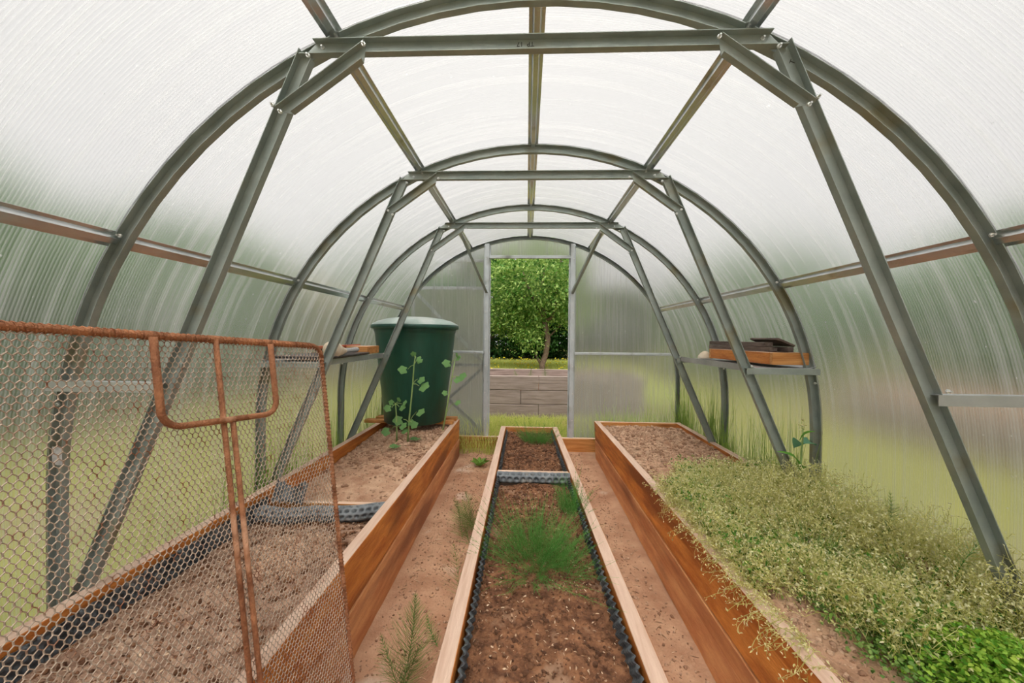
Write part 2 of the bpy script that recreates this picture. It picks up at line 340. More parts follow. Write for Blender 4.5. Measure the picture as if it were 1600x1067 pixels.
for i, Y in enumerate(YS):
    A = thing('steel_arch', (0, Y, 0), LBL[i], 'arch', 'steel arches of the greenhouse')
    mb = MB(); mb.sweep(arch_frames(Y), cprof(WID, .022)); rib = mb.build('arch_rib', 'steel', A)
    def q2(x, z, dy): k = (Y+dy)/Y; return (CX+(x-CX)*k, CZ+(z-CZ)*k)
    bar(q2(-.685, 1.976, -.024), q2(.685, 1.976, -.024), Y-.024, WID, .022, 1.0, -1.0).build('tie_bar', 'steel', A); tie = COL.objects[-1]
    for s in (-1, 1):
        if s < 0: bar(q2(-.688, 1.955, -.026), q2(-1.49, .10, -.026), Y-.026, .046, .022, .3, 0).build('strut', 'steel', A)
        else: bar(q2(1.49, .10, -.026), q2(.694, 1.955, -.026), Y-.026, .046, .022, 0, -.3).build('strut', 'steel', A)
        if s < 0: bar(q2(-.757, 1.791, -.047), q2(-.515, 1.963, -.047), Y-.047, .040, .02, -.9, .9).build('knee_brace', 'steel', A)
        else: bar(q2(.525, 1.963, -.047), q2(.762, 1.791, -.047), Y-.047, .040, .02, -.9, .9).build('knee_brace', 'steel', A)
        mb = MB(); x0, x1 = (1.10, 1.462); zt = .972      # angle-iron shelf bracket
        mb.box(min(s*x0, s*x1), max(s*x0, s*x1), Y-.029, Y-.0265, zt-.028, zt); mb.box(min(s*x0, s*x1), max(s*x0, s*x1), Y-.029, Y+.0, zt, zt+.0025)
        mb.build('shelf_bracket', 'sheet_steel' if i == 0 else 'steel', A)
        for p in ((s*.488, Y-.048, 1.937), (s*.750, Y-.048, 1.772), (s*.727, Y-.048, 1.752), (s*.66, Y-.026, 1.925),
                  (s*1.255, Y-.002, 1.415), (s*.63, Y-.002, 1.965), (s*.585, Y-.002, 1.985), (s*1.12, Y-.03, .985), (s*1.455, Y-.002, .9)):
            bolt(rib, p)
    if i == 0:
        q = at(821, 69, Y-.0045); text('TP  17', (q[0], Y-.0052, q[2]), .019, tie, (math.pi/2, math.pi, 0))
        q = at(1240, 93, Y-.006); text('T P', (q[0], Y-.0068, q[2]), .021, A, (math.pi/2, math.radians(-68), 0))
        q = at(1586, 392, Y+.019); text('4oH', (q[0]+.006, Y+.0185, q[2]), .024, A, (math.pi/2, math.radians(62), 0))
        mb = MB(); q = at(89, 712, Y); mb.box(q[0]-.014, q[0]+.018, Y-.0015, Y-.0005, q[2]-.028, q[2]+.028)
        mb.build('torn_paper_label', 'paper', A)
# gable frame
GX = .405
gf = thing('gable_frame', (0, YG, 0), 'pale steel end frame with the open doorway in its middle', 'frame')
mb = MB(); mb.sweep(arch_frames(YG), cprof(.036, .025)); mb.build('arch_rib', 'steel', gf)
for s in (-1, 1):
    ztop = ZC+math.sqrt(R0**2-GX**2)-.03
    mb = MB(); mb.box(s*(GX+.02)-.021, s*(GX+.02)+.021, YG-.03, YG+.012, .10, ztop)
    mb.box(s*(GX+.02)-.034, s*(GX+.02)+.034, YG+.012, YG+.015, .10, ztop); dp = mb.build('door_post', 'steel_light', gf, bevel=.002)
    mb = MB(); xo = math.sqrt(R0**2-(.966-ZC)**2)-.03
    mb.box(*sorted((s*(GX+.045), s*xo)), YG-.022, YG+.005, .952, .978); mb.build('cross_rail', 'steel_light', gf, bevel=.003)
    b = MB(); A0 = np.array([s*.585, 3.10, 1.985]); B0 = np.array([s*.425, YG-.035, 1.555])
    t = unit(B0-A0); sd = unit(np.cross(t, (0, 0, 1.))); upv = np.cross(sd, t)
    b.sweep([(A0, sd, upv), (B0, sd, upv)], [(-.013, 0), (.013, 0), (.013, .004), (-.009, .004), (-.009, .024), (-.013, .024)]); b.build('diagonal_brace', 'steel', gf)
    for z in np.linspace(.3, 1.9, 7): bolt(dp, (s*(GX+.03), YG-.031, z))
mb = MB(); mb.box(-GX, GX, YG-.022, YG+.005, 1.905, 1.935); mb.build('lintel', 'steel_light', gf, bevel=.003)
# purlins
ANG = {'ridge': 90, 'upper': 66.4, 'side': 30.9}
def purlin(th, lab):
    t = math.radians(th); nr = np.array([math.cos(t), 0, math.sin(t)]); tg = np.array([-math.sin(t), 0, math.cos(t)])
    c = np.array([0, 0, ZC])+nr*(R0-.001)
    P = thing('purlin', (c[0], 0, c[2]), lab, 'purlin', 'lengthwise steel purlins under the roof')
    ends = [-1.55, -.66, .19]+[y for y in YS]+[YG]
    pr = [(.026, 0), (.014, 0), (.008, -.018), (-.008, -.018), (-.014, 0), (-.026, 0), (-.026, -.0018), (-.0155, -.0018), (-.009, -.0205), (.009, -.0205), (.0155, -.0018), (.026, -.0018)]
    for a, b in zip(ends[:-1], ends[1:]):
        if b < 0: continue
        a2, b2 = a+(.024 if a in YS else 0), b-.002
        mb = MB(); mb.sweep([(c+np.array([0, a2, 0]), tg, nr), (c+np.array([0, b2, 0]), tg, nr)], pr); mb.build('purlin_segment', 'purlin_steel', P)
purlin(90, 'ridge purlin, the topmost one running along the middle of the roof')
purlin(180-66.4, 'upper left purlin between the ridge and the left side')
purlin(66.4, 'upper right purlin between the ridge and the right side')
purlin(180-30.9, 'lower left purlin at about head height on the left wall')
purlin(30.9, 'lower right purlin at about head height on the right wall')
# polycarbonate skin
def skin(parent, th0, th1, y0, y1, straight=False):
    Ri, Ro = R0+.0012, R0+.0062; ks = 10
    pts = [(math.cos(math.radians(q)), math.sin(math.radians(q))) for q in np.linspace(th0, th1, ks)]
    rows = [[(r*c, ZC+r*s_) for c, s_ in pts] for r in (Ri, Ro)]
    if straight:
        sg = 1 if pts[0][0] > 0 else -1
        rows = [[(sg*r, z) for z in (.06, .3)]+row for r, row in zip((Ri, Ro), rows)]
    k = len(rows[0]); V = []
    for y in (y0, y1):
        for row in rows: V += [(x, y, z) for x, z in row]
    F_ = []
    for j in range(k-1):
        F_ += [[j, j+1, 2*k+j+1, 2*k+j], [k+j, 3*k+j, 3*k+j+1, k+j+1], [j, k+j, k+j+1, j+1], [2*k+j, 2*k+j+1, 3*k+j+1, 3*k+j]]
    F_ += [[0, 2*k, 3*k, k], [k-1, 2*k-1, 4*k-1, 3*k-1]]
    build('polycarbonate_panel', V, F_, 'polycarbonate', parent, smooth=False)
wl = thing('wall_left', (-1.5, 1, 0), 'left wall of milky ribbed polycarbonate', kind='structure')
wr = thing('wall_right', (1.5, 1, 0), 'right wall of milky ribbed polycarbonate', kind='structure')
ce = thing('ceiling', (0, 1, 1.4), 'curved roof of milky ribbed polycarbonate', kind='structure')
wb = thing('wall_back', (0, YG, 0), 'end wall of polycarbonate around the doorway', kind='structure')
yb = [-1.558, -.678, .202]+YS+[YG]
for a, b in zip(yb[:-1], yb[1:]):
    a, b = a+.0008, b-.0008
    skin(wr, 0, 30.7, a, b, True); skin(wl, 180, 180-30.7, a, b, True)
    for q0, q1 in ((31.1, 66.2), (66.6, 89.9)): skin(ce, q0, q1, a, b); skin(ce, 180-q0, 180-q1, a, b)
def gable_pane(xs, zlo, zhi):
    """vertical pane between zlo and zhi clipped by the arch"""
    V = []; k = len(xs); y0, y1 = YG+.0165, YG+.0215
    for y in (y0, y1):
        V += [(x, y, zlo) for x in xs]
        V += [(x, y, max(zlo+.002, min(zhi, ZC+math.sqrt(max(0, (R0-.004)**2-x*x))))) for x in xs]
    F_ = [f for j in range(k-1) for f in ([j, j+1, k+j+1, k+j], [2*k+j, 3*k+j, 3*k+j+1, 2*k+j+1], [k+j, k+j+1, 3*k+j+1, 3*k+j], [j, 2*k+j, 2*k+j+1, j+1])]
    F_ += [[0, k, 3*k, 2*k], [k-1, 3*k-1, 4*k-1, 2*k-1]]
    build('polycarbonate_panel', V, F_, 'polycarbonate_gable', wb)
for s in (-1, 1):
    gable_pane(s*np.linspace(GX+.01, 1.488, 40), .967, 3); gable_pane(s*np.linspace(GX+.01, 1.488, 40), .10, .963)
gable_pane(np.linspace(-GX, GX, 14), 1.925, 3)
# open door leaf folded back outside, left of the doorway
dl = thing('door_leaf', (-GX-.02, YG+.1, .1), 'open door leaf with crossed braces, folded back behind the left end pane', 'door')
x0, x1, y, zb, zt = -1.20, -.46, YG+.075, .12, 1.90
zm = .98
def flat(A0, B0, w=.03, d=.02, nm='leaf_rail'):
    A0, B0 = np.array(A0), np.array(B0); t = (B0-A0)/np.linalg.norm(B0-A0); nn = np.array([-t[1], t[0]])*w/2
    c = [A0-nn, A0+nn, B0+nn, B0-nn]; mb = MB()
    mb.hexa([(p[0], y, p[1]) for p in c]+[(p[0], y+d, p[1]) for p in c]); mb.build(nm, 'steel_light', dl)
flat((x0, zb), (x0, 1.62)); flat((x1, zb), (x1, zt)); flat((x0, zb), (x1, zb)); flat((x0, zm-.15), (x1, zm-.15)); flat((x0, 1.62), (x1, 1.62)); flat((x0+.2, zt), (x1, zt))
flat((x0, 1.60), (x1, zm-.13), nm='leaf_brace'); flat((x0, zb+.02), (x1, zm-.17), nm='leaf_brace'); flat((x0, zm-.17), (x1, zb+.02), nm='leaf_brace')
mb = MB(); mb.box(x0, x1, y+.022, y+.027, zb, 1.63); mb.build('leaf_pane', 'polycarbonate_gable', dl)
# shelves
def shelf(s, lab):
    xa, xb, ya, yb_ = 1.125, 1.462, 1.955, 2.85; z = .976
    S = thing('wall_shelf', (s*1.3, 2.4, z), lab, 'shelf', 'grey steel shelves between the arches')
    mb = MB(); pr = [(xa, z-.022), (xa, z+.012), (xa+.03, z), (xb-.03, z), (xb, z+.012), (xb, z+.010), (xb-.03, z-.003), (xa+.031, z-.003), (xa+.003, z+.006), (xa+.003, z-.022)]
    V = [(s*a, yy, b) for yy in (ya, yb_) for a, b in pr]; k = len(pr)
    mb.add(V, [[j, (j+1) % k, k+(j+1) % k, k+j] for j in range(k)]+[list(range(k))[::-1], [k+j for j in range(k)]]); mb.build('shelf_tray', 'sheet_steel', S)
shelf(-1, 'grey steel shelf on the left wall beside the green barrel'); shelf(1, 'grey steel shelf on the right wall holding a wooden tray')
# ------------------------------------------------------------------ timber beds
def plank(P, name, mside, mtop, parent, bevel=.002):
    """P: 8 corners, bottom 4 then top 4"""
    mb = MB(); mb.hexa(P, 0, 1); o = mb.build(name, None, parent, mats=[mside, mtop]); 
    b = o.modifiers.new('bevel', 'BEVEL'); b.width = bevel; b.segments = 1
    return o
def wall_run(parent, side, yn, yf, xb, xt, z0, z1, rows, th, wig=0):
    """long wall: side +1 means the thickness goes to +x from the visible outer face; xb, xt = (near, far) X of the outer face at bottom and top"""
    for r in range(rows):
        za, zb_ = z0+(z1-z0)*r/rows+(.002 if r else 0), z0+(z1-z0)*(r+1)/rows-(.002 if r < rows-1 else 0)
        def X(z, e): f_ = (z-z0)/(z1-z0); return xb[e]*(1-f_)+xt[e]*f_
        off = side*(.004*(rows-1-r) if rows > 1 else 0)
        c = []
        for z in (za, zb_):
            n0, f0 = X(z, 0)-off, X(z, 1)-off
            q = [(n0, yn, z), (n0+side*th, yn, z), (f0+side*th, yf, z), (f0, yf, z)]
            if side < 0: q = [q[1], q[0], q[3], q[2]]
            c += q
        plank(c, 'plank', 'wood_side' if r == rows-1 else 'wood_side_b', 'wood_top' if r == rows-1 else 'wood_side_b', parent)
def cross_run(parent, x0, x1, y0, th, z0, z1, rows=2):
    for r in range(rows):
        za, zb_ = z0+(z1-z0)*r/rows, z0+(z1-z0)*(r+1)/rows-.002
        plank([(x0, y0, za), (x1, y0, za), (x1, y0+th, za), (x0, y0+th, za), (x0, y0, zb_), (x1, y0, zb_), (x1, y0+th, zb_), (x0, y0+th, zb_)],
              'end_plank', 'wood_cross', 'wood_top_cross' if r == rows-1 else 'wood_cross', parent)
def lining(parent, x, s, y0, y1, z0, z1, amp=.0065, pitch=.03):
    """dimpled plastic membrane standing against a bed wall: x = (near, far)"""
    ys = np.arange(y0, y1, .005); zs = np.arange(z0, z1+.001, .005)
    Y, Z = np.meshgrid(ys, zs, indexing='ij'); f_ = (Y-y0)/(y1-y0)
    d = np.clip(np.cos(2*np.pi*Y/pitch)*np.cos(2*np.pi*Z/pitch)*1.4, -1, 1)
    Xb = x[0]*(1-f_)+x[1]*f_+s*(.010+amp*d+.006*fbm(Y*6, Z*3+x[0]))
    Z2 = Z+.006*fbm(Y*9, Z*0+3)*(Z > z1-.02)
    V1 = np.stack([Xb, Y, Z2], -1); V2 = V1+np.array([s*.0015, 0, 0]); a, b = Y.shape
    ix = np.arange(a*b).reshape(a, b); q = np.stack([ix[:-1, :-1], ix[1:, :-1], ix[1:, 1:], ix[:-1, 1:]], -1).reshape(-1, 4)
    tp = np.stack([ix[:-1, -1], ix[1:, -1], ix[1:, -1]+a*b, ix[:-1, -1]+a*b], -1)
    build('dimpled_lining', np.vstack([V1.reshape(-1, 3), V2.reshape(-1, 3)]), np.vstack([q, q[:, ::-1]+a*b, tp]), 'membrane', parent, smooth=True)
ZT = .35
bedL = thing('planter_bed', (-.98, 1.5, 0), 'left timber raised bed with the green barrel at its far end', 'planter')
wall_run(bedL, -1, -.55, 3.43, (-.585, -.645), (-.610, -.640), .0, ZT, 2, .045)
wall_run(bedL, 1, -.55, 3.43, (-1.345, -1.345), (-1.345, -1.345), .0, ZT, 2, .045)
cross_run(bedL, -1.298, -.688, 3.385, .042, 0, ZT); cross_run(bedL, -1.298, -.658, -.55, .042, 0, ZT)
cross_run(bedL, -1.298, -.686, 1.80, .03, .02, .285, 1)
lining(bedL, (-1.30, -1.30), 1, .1, 1.78, .16, .325)
bedM = thing('planter_bed', (.03, 1.7, 0), 'low middle timber bed reaching the doorway, planted with dill', 'planter')
ZM = .25
wall_run(bedM, 1, -.3, 3.62, (-.247, -.264), (-.247, -.264), 0, ZM, 1, .048)
wall_run(bedM, -1, -.3, 3.62, (.378, .284), (.378, .284), 0, ZM, 1, .048)
cross_run(bedM, -.2155, .2355, 3.588, .032, 0, ZM, 1)
lining(bedM, (-.198, -.2115), 1, .5, 3.55, .13, .238, .0075, .034); lining(bedM, (.306, .233), -1, .5, 3.55, .13, .238, .0075, .034)
bedR = thing('planter_bed', (1.0, 1.5, 0), 'right timber raised bed overgrown with pale flowering weeds', 'planter')
wall_run(bedR, 1, -.55, 3.47, (.590, .635), (.672, .613), 0, ZT, 2, .045)
wall_run(bedR, -1, -.55, 3.47, (1.40, 1.40), (1.40, 1.395), 0, ZT, 2, .045)
cross_run(bedR, .66, 1.354, 3.428, .042, 0, ZT)
sill = thing('sill_board', (0, YG-.02, 0), 'orange timber sill board running under the end wall', 'board')
for a, b in ((-1.49, -.272), (.292, 1.49)):
    plank([(a, YG-.06, -.02), (b, YG-.06, -.02), (b, YG-.01, -.02), (a, YG-.01, -.02), (a, YG-.06, .128), (b, YG-.06, .128), (b, YG-.01, .128), (a, YG-.01, .128)], 'sill_plank', 'wood_cross', 'wood_top_cross', sill)
# ------------------------------------------------------------------ ground and soil
def grid(x0, x1, y0, y1, st, zf):
    xs = np.linspace(x0, x1, max(2, int((x1-x0)/st))); ys = np.linspace(y0, y1, max(2, int((y1-y0)/st)))
    X, Y = np.meshgrid(xs, ys, indexing='ij'); Z = zf(X, Y); a, b = X.shape; ix = np.arange(a*b).reshape(a, b)
    q = np.stack([ix[:-1, :-1], ix[1:, :-1], ix[1:, 1:], ix[:-1, 1:]], -1).reshape(-1, 4)
    return np.stack([X, Y, Z], -1).reshape(-1, 3), q
def floor_z(x, y): return .016*fbm(x*5, y*5)+.008*fbm(x*22, y*22)+.012*np.exp(-((x+.52)/.09)**2)
V, Q = grid(-1.49, 1.49, -1.55, 3.71, .014, floor_z)
fl = build('floor', V, Q, 'path_soil', None, True); tag(fl, 'sandy bare earth path between the beds', kind='structure')
def lawn_z(x, y):
    r = np.maximum(0, y-7.5)*.022+np.maximum(0, np.abs(x)-5)*.03
    return -.02+r+.05*fbm(x*.7, y*.7)-.0
V, Q = grid(-26, 26, -12, 30, .35, lawn_z); V[:, 2] -= np.where((np.abs(V[:, 0]) < 1.9) & (V[:, 1] < 4.1) & (V[:, 1] > -2.0), .12, 0)
gr = build('ground', V, Q, 'lawn', None, True, base=(0, 0, 0)); tag(gr, 'mown lawn around the greenhouse', kind='structure')
def soil(name, x0, x1, y0, y1, zf, m, mc, lab, ncl, rcl, dens=None, straw=0):
    V, Q = grid(x0, x1, y0, y1, .0085, zf); 
    o = build(name, V, Q, m, None, True); tag(o, lab, 'soil', kind='stuff')
    def scat(n_):
        X = rng.uniform(x0+.01, x1-.01, n_); Y = y0+(y1-y0)*rng.random(n_)
        if dens is not None:
            k = rng.random(n_) < dens(X, Y); X, Y = X[k], Y[k]
        return X, Y
    X, Y = scat(ncl); r = rcl*rng.lognormal(0, .5, len(X)).clip(.3, 3.2)
    r = r*np.clip(.55+.45*Y/1.5, .6, 1.5)
    V, Q = clods(np.stack([X, Y, zf(X, Y)+r*.12], -1), r)
    c = build('soil_crumbs', V, Q, mc, o); c['kind'] = 'stuff'
    if straw:
        X, Y = scat(straw); a = rng.uniform(0, 6.28, len(X)); L_ = rng.uniform(.003, .016, len(X)); P = np.stack([X, Y, zf(X, Y)+.0035], -1)
        V, Q = leaves(P, np.stack([np.cos(a), np.sin(a), rng.normal(0, .25, len(X))], -1), L_, L_*rng.uniform(.15, .5, len(X)), .1)
        c = build('straw_bits', V, Q, 'straw', o); c['kind'] = 'stuff'
    return o
G = lambda x, y, cx, cy, s, t: np.exp(-((x-cx)/s)**2-((y-cy)/t)**2)
def zmid(x, y):
    edge = .012*np.exp(-((x-.06)/.2)**2)
    return .168+edge+.046*fbm(x*9, y*9, 5)+.030*np.abs(fbm(x*30, y*30, 4))+.03*G(x, y, .22, 1.9, .07, .12)-.02*G(x, y, .2, 1.72, .06, .08)-.015*G(x, y, -.15, 1.95, .06, .08)
soil('bed_soil', -.212, .322, -.2, 2.36, zmid, 'soil_dark', 'clod_dark', 'crumbly dark brown soil in the near part of the middle bed', 7000, .0042, lambda x, y: (x < .34-.02*y) & (y > .4), 1700)
soil('bed_soil', -.205, .245, 2.42, 3.585, lambda x, y: zmid(x, y)+.01, 'soil_dark', 'clod_dark', 'dark soil at the doorway end of the middle bed, past the membrane roll', 3600, .0052, None, 900)
def zleft(x, y): return .232+.03*fbm(x*8, y*8, 5)+.014*np.abs(fbm(x*26, y*26, 3))+.085*G(x, y, -.92, 1.36, .22, .20)+.02*G(x, y, -1.1, .9, .3, .3)
soil('bed_soil', -1.285, -.66, -.45, 1.78, zleft, 'soil_mid', 'clod_dark', 'dark soil in the near part of the left bed behind the wire mesh', 3500, .005, lambda x, y: y > .6, 1600)
soil('soil_mound', -1.22, -.68, 1.08, 1.66, lambda x, y: np.minimum(zleft(x, y)+.004, .175+.165*G(x, y, -.92, 1.37, .24, .22)+.02*fbm(x*14, y*14)), 'soil_pale', 'clod_pale', 'heap of pale crumbly soil in the left bed in front of the membrane roll', 5200, .0052, lambda x, y: G(x, y, -.92, 1.37, .22, .2) > .3)
def zleft2(x, y): return .268+.055*np.clip((y-1.9)/1.2, 0, 1)+.03*fbm(x*6, y*6, 5)+.012*np.abs(fbm(x*24, y*24, 3))+.03*G(x, y, -.9, 2.6, .25, .4)-.03*np.clip((-1.05-x)/.25, 0, 1)
soil('bed_soil', -1.298, -.69, 1.835, 3.38, zleft2, 'soil_pale', 'clod_pale', 'pale sandy soil in the left bed in front of the green barrel', 4500, .0050, lambda x, y: np.clip((y-2.0)/.6, .15, 1), 300)
def zright(x, y): return .318+.03*fbm(x*7+4, y*7, 5)+.016*np.abs(fbm(x*24, y*24, 3))+.025*G(x, y, 1.0, 3.0, .3, .5)-.02*np.clip((y-3.3)/.12, 0, 1)
soil('bed_soil', .658, 1.352, -.45, 3.425, zright, 'soil_pale', 'clod_pale', 'pale reddish soil heaped level with the rim of the right bed', 10000, .0048, lambda x, y: y > .6, 900)
# loose pebbles and crumbs along the two paths
X = np.concatenate([rng.uniform(-.58, -.27, 2600), rng.uniform(.36, .60, 1800)]); Y = rng.uniform(.6, 3.6, 4400); X = np.where(X > 0, X-.03*(Y-1), X)
r = .0028*rng.lognormal(0, .5, 4400).clip(.4, 3.5); V, Q = clods(np.stack([X, Y, floor_z(X, Y)+r*.3], -1), r)
o = build('path_crumbs', V, Q, 'clod_pale'); tag(o, 'fine crumbs of earth scattered along the paths', 'soil', kind='stuff')
n_ = 420; X = np.concatenate([rng.uniform(-.56, -.28, 260), rng.uniform(.38, .57, 160)]); Y = rng.uniform(.9, 3.6, n_); a = rng.uniform(0, 6.28, n_); L_ = rng.uniform(.008, .05, n_)
V, Q = leaves(np.stack([X, Y, floor_z(X, Y)+.004], -1), np.stack([np.cos(a), np.sin(a), rng.normal(0, .08, n_)], -1), L_, .0028, .1)
o = build('path_straw', V, Q, 'straw'); tag(o, 'dry straw bits lying on the paths', 'straw', kind='stuff')
# ------------------------------------------------------------------ dimpled membrane rolls
def roll(name, A0, B0, r, lab, pitch=.034, sag=0, wob=.0, flat=1.0):
    A0, B0 = np.array(A0, float), np.array(B0, float); L_ = np.linalg.norm(B0-A0); t = (B0-A0)/L_
    sd = unit(np.cross(t, np.array([0, 0, 1.]))); upv = np.cross(sd, t)
    nu = int(L_/.0042); nv = int(2*math.pi*r/.0045); rows = int(round(2*math.pi*r/pitch/2))*2; rows = max(rows, 4)
    U, Vv = np.meshgrid(np.linspace(0, L_, nu), np.linspace(0, 2*math.pi, nv+1)[:-1], indexing='ij')
    rr = Vv/(2*math.pi)*rows; row = np.round(rr); dv = (rr-row)*2*math.pi*r/rows
    uu = U/pitch+.5*(row % 2); du = (uu-np.round(uu))*pitch
    d = np.exp(-((du**2+dv**2)/((pitch*.30)**2))**3)
    rad = r*(1+.12*fbm(U*9, Vv*.8, 2))-.021*d
    cen = A0+U[..., None]*t+(upv*(-sag*np.sin(np.pi*U/L_)+wob*fbm(U*7, U*0+1.5, 2))[..., None])
    P = cen+sd*(rad*np.cos(Vv))[..., None]+upv*(flat*rad*np.sin(Vv))[..., None]
    ix = np.arange(nu*nv).reshape(nu, nv); nx = np.roll(ix, -1, 1)
    q = np.stack([ix[:-1], nx[:-1], nx[1:], ix[1:]], -1).reshape(-1, 4)
    o = build(name, P.reshape(-1, 3), q, 'membrane_dusty', None, True); tag(o, lab, 'membrane', 'rolled dimpled membranes across the beds'); 
    return o
ml = thing('membrane_divider', (-1.0, 1.74, .24), 'crumpled roll of black dimpled membrane across the left bed', 'membrane')
a = roll('membrane_roll', (-1.285, 1.70, .275), (-.685, 1.745, .285), .044, None, .034, .008, .035, .8)
def into(o, p):
    for k in ('label', 'category', 'group'):
        if k in o: del o[k]
    o.location = np.array(o.location)-ORG[p.name]; o.parent = p
into(a, ml)
V, Q = grid(0, .16, 0, .11, .0045, lambda x, y: x*0)
u_, v_ = V[:, 0], V[:, 1]; dd = np.clip(np.cos(2*np.pi*u_/.028)*np.cos(2*np.pi*v_/.028)*1.4, -1, 1)
V2 = np.stack([-1.27+u_*1.05, 1.76+.05*v_/.11+.012*np.sin(u_*30)+.005*dd, .30+v_*.8*(1-.45*np.sin(u_*22)**2)+.006*dd], -1)
build('membrane_flap', np.vstack([V2, V2+[0, .002, 0]]), np.vstack([Q, Q[:, ::-1]+len(V2)]), 'membrane', ml, True)
mm = thing('membrane_divider', (0, 2.39, .2), 'straight roll of black dimpled membrane across the middle bed', 'membrane')
into(roll('membrane_roll', (-.205, 2.385, .217), (.268, 2.395, .213), .036, None, .042, 0, .004), mm)
mb = MB(); mb.box(-.205, .262, 2.432, 2.452, .10, .238, 0, 0); mb.build('backing_board', 'wood_top_cross', mm, bevel=.002)
# ------------------------------------------------------------------ barrel
BX, BY, BZ = -1.000, 3.24, .381
HS = .955
T = thing('timber_beam', (-1.1, 3.13, ZT), 'reddish timber beam lying across the left bed under the front of the barrel', 'beam', 'timber beams under the barrel')
mb = MB(); mb.box(-1.45, -.66, 3.21, 3.28, ZT+.001, ZT+.03); mb.build('beam', 'wood_cross', T, bevel=.004)
T2 = thing('timber_beam', (-1.1, 3.35, ZT), 'reddish timber beam lying across the left bed under the back of the barrel', 'beam', 'timber beams under the barrel')
mb = MB(); mb.box(-1.40, -.655, 3.34, 3.42, ZT+.001, ZT+.03); mb.build('beam', 'wood_cross', T2, bevel=.004)
HSC = lambda *p: [(r*HS, z*1.06) for r, z in p]
Bt = thing('rain_barrel', (BX, BY, BZ), 'tall dark green plastic rain barrel with a pale lid', 'barrel')
mb = MB(); mb.lathe((BX, BY, BZ), [*HSC((.262, 0), (.274, .008), (.300, .26), (.326, .45), (.343, .585), (.350, .65), (.356, .72), (.364, .735), (.372, .765), (.3655, .77), (.358, .73), (.34, .60), (.27, .05), (.26, .02))], 64, closed=False)
mb.lathe((BX, BY, BZ), [*HSC((.262, 0), (.1, .0), (.001, .0))], 64, closed=False); mb.build('barrel_body', 'barrel_green', Bt, smooth=True)
mb = MB(); lz = .772
mb.lathe((BX, BY, BZ), [*HSC((.383, lz-.018), (.392, lz-.012), (.392, lz+.012), (.383, lz+.018), (.372, lz+.018), (.372, lz-.018))], 64, closed=False); mb.build('lid_rim', 'barrel_green', Bt, smooth=True)
mb = MB(); mb.lathe((BX, BY, BZ), [*HSC((.386, lz+.017), (.38, lz+.024), (.33, lz+.048), (.25, lz+.068), (.13, lz+.082), (.001, lz+.086))], 64, closed=False); mb.build('lid', 'lid_green', Bt, smooth=True)
# ------------------------------------------------------------------ things on the shelves
zs = .9765
def loft(path, radii, name, m, parent, sq=.6):
    mb = MB(); mb.tube(path, radii, 14); o = mb.build(name, m, parent, smooth=True); return o
mt = thing('metal_tray', (-1.28, 2.1, zs), 'flat dark metal sheet lying on the left shelf', 'tray')
mb = MB(); mb.hexa([(-1.42, 1.975, zs+.013), (-1.075, 1.975, zs+.013), (-1.13, 2.56, zs+.013), (-1.40, 2.56, zs+.013), (-1.44, 1.965, zs+.028), (-1.065, 1.965, zs+.028), (-1.12, 2.57, zs+.028), (-1.42, 2.57, zs+.028)])
mb.build('sheet', 'dark_metal', mt, bevel=.003)
pb = thing('wood_board', (-1.27, 2.6, zs), 'short orange board lying at the barrel end of the left shelf', 'board')
mb = MB(); mb.hexa([(-1.30, 2.58, zs+.013), (-1.145, 2.58, zs+.013), (-1.16, 2.82, zs+.013), (-1.32, 2.82, zs+.013), (-1.30, 2.58, zs+.068), (-1.145, 2.58, zs+.068), (-1.16, 2.82, zs+.068), (-1.32, 2.82, zs+.068)], 0, 1)
mb.build('board', None, pb, mats=['wood_cross', 'wood_top'], bevel=.003)
rl = thing('red_lath', (-1.33, 2.4, zs), 'thin red strip lying behind the brush on the left shelf', 'strip')
mb = MB(); mb.box(-1.35, -1.31, 2.20, 2.83, zs+.058, zs+.076); mb.build('strip', 'red_plastic', rl, bevel=.002)
mb = MB(); mb.box(-1.35, -1.31, 2.30, 2.8, zs+.003, zs+.058); mb.build('strip_foot', 'wood_dark', rl)
br = thing('flared_brush', (-1.2, 2.1, zs), 'cream coloured flared brush with a tapering pale handle on the left shelf', 'brush')
z0 = zs+.062
loft([(-1.105, 2.02, z0+.0), (-1.11, 2.06, z0+.0), (-1.12, 2.13, z0-.008), (-1.135, 2.20, z0-.012), (-1.142, 2.24, z0-.012)], [.05, .047, .032, .021, .017], 'bristle_head', 'cloth_cream', br)
loft([(-1.142, 2.24, z0-.012), (-1.155, 2.34, z0-.012), (-1.17, 2.46, z0-.012), (-1.175, 2.49, z0-.012)], [.017, .015, .017, .011], 'handle', 'paper', br)
# right shelf
wt = thing('wooden_tray', (1.29, 2.3, zs), 'shallow orange wooden box standing on the right shelf', 'tray')
c0 = np.array([1.115, 2.02, 0]); 
def rbox(cx, cy, lx, ly, z0, z1, ang, name, m, parent, mats=None, bevel=.002):
    c, s = math.cos(ang), math.sin(ang); P = []
    for z in (z0, z1):
        for a, b in ((-lx, -ly), (lx, -ly), (lx, ly), (-lx, ly)): P.append((cx+a*c/2-b*s/2, cy+a*s/2+b*c/2, z))
    mb = MB(); mb.hexa(P, 0, 1 if mats else 0); return mb.build(name, m, parent, mats=mats, bevel=bevel)
ta = math.radians(2)
zt0, zt1 = zs+.014, zs+.078
tx, ty, lx, ly = 1.345, 2.31, .185, .62
for nm, cx_, cy_, a, b in (('tray_side', tx-lx/2+.0125, ty, .025, ly), ('tray_side', tx+lx/2-.0125, ty, .025, ly)):
    rbox(cx_, cy_, a, b, zt0, zt1, 0, nm, None, wt, mats=['wood_side', 'wood_top'])
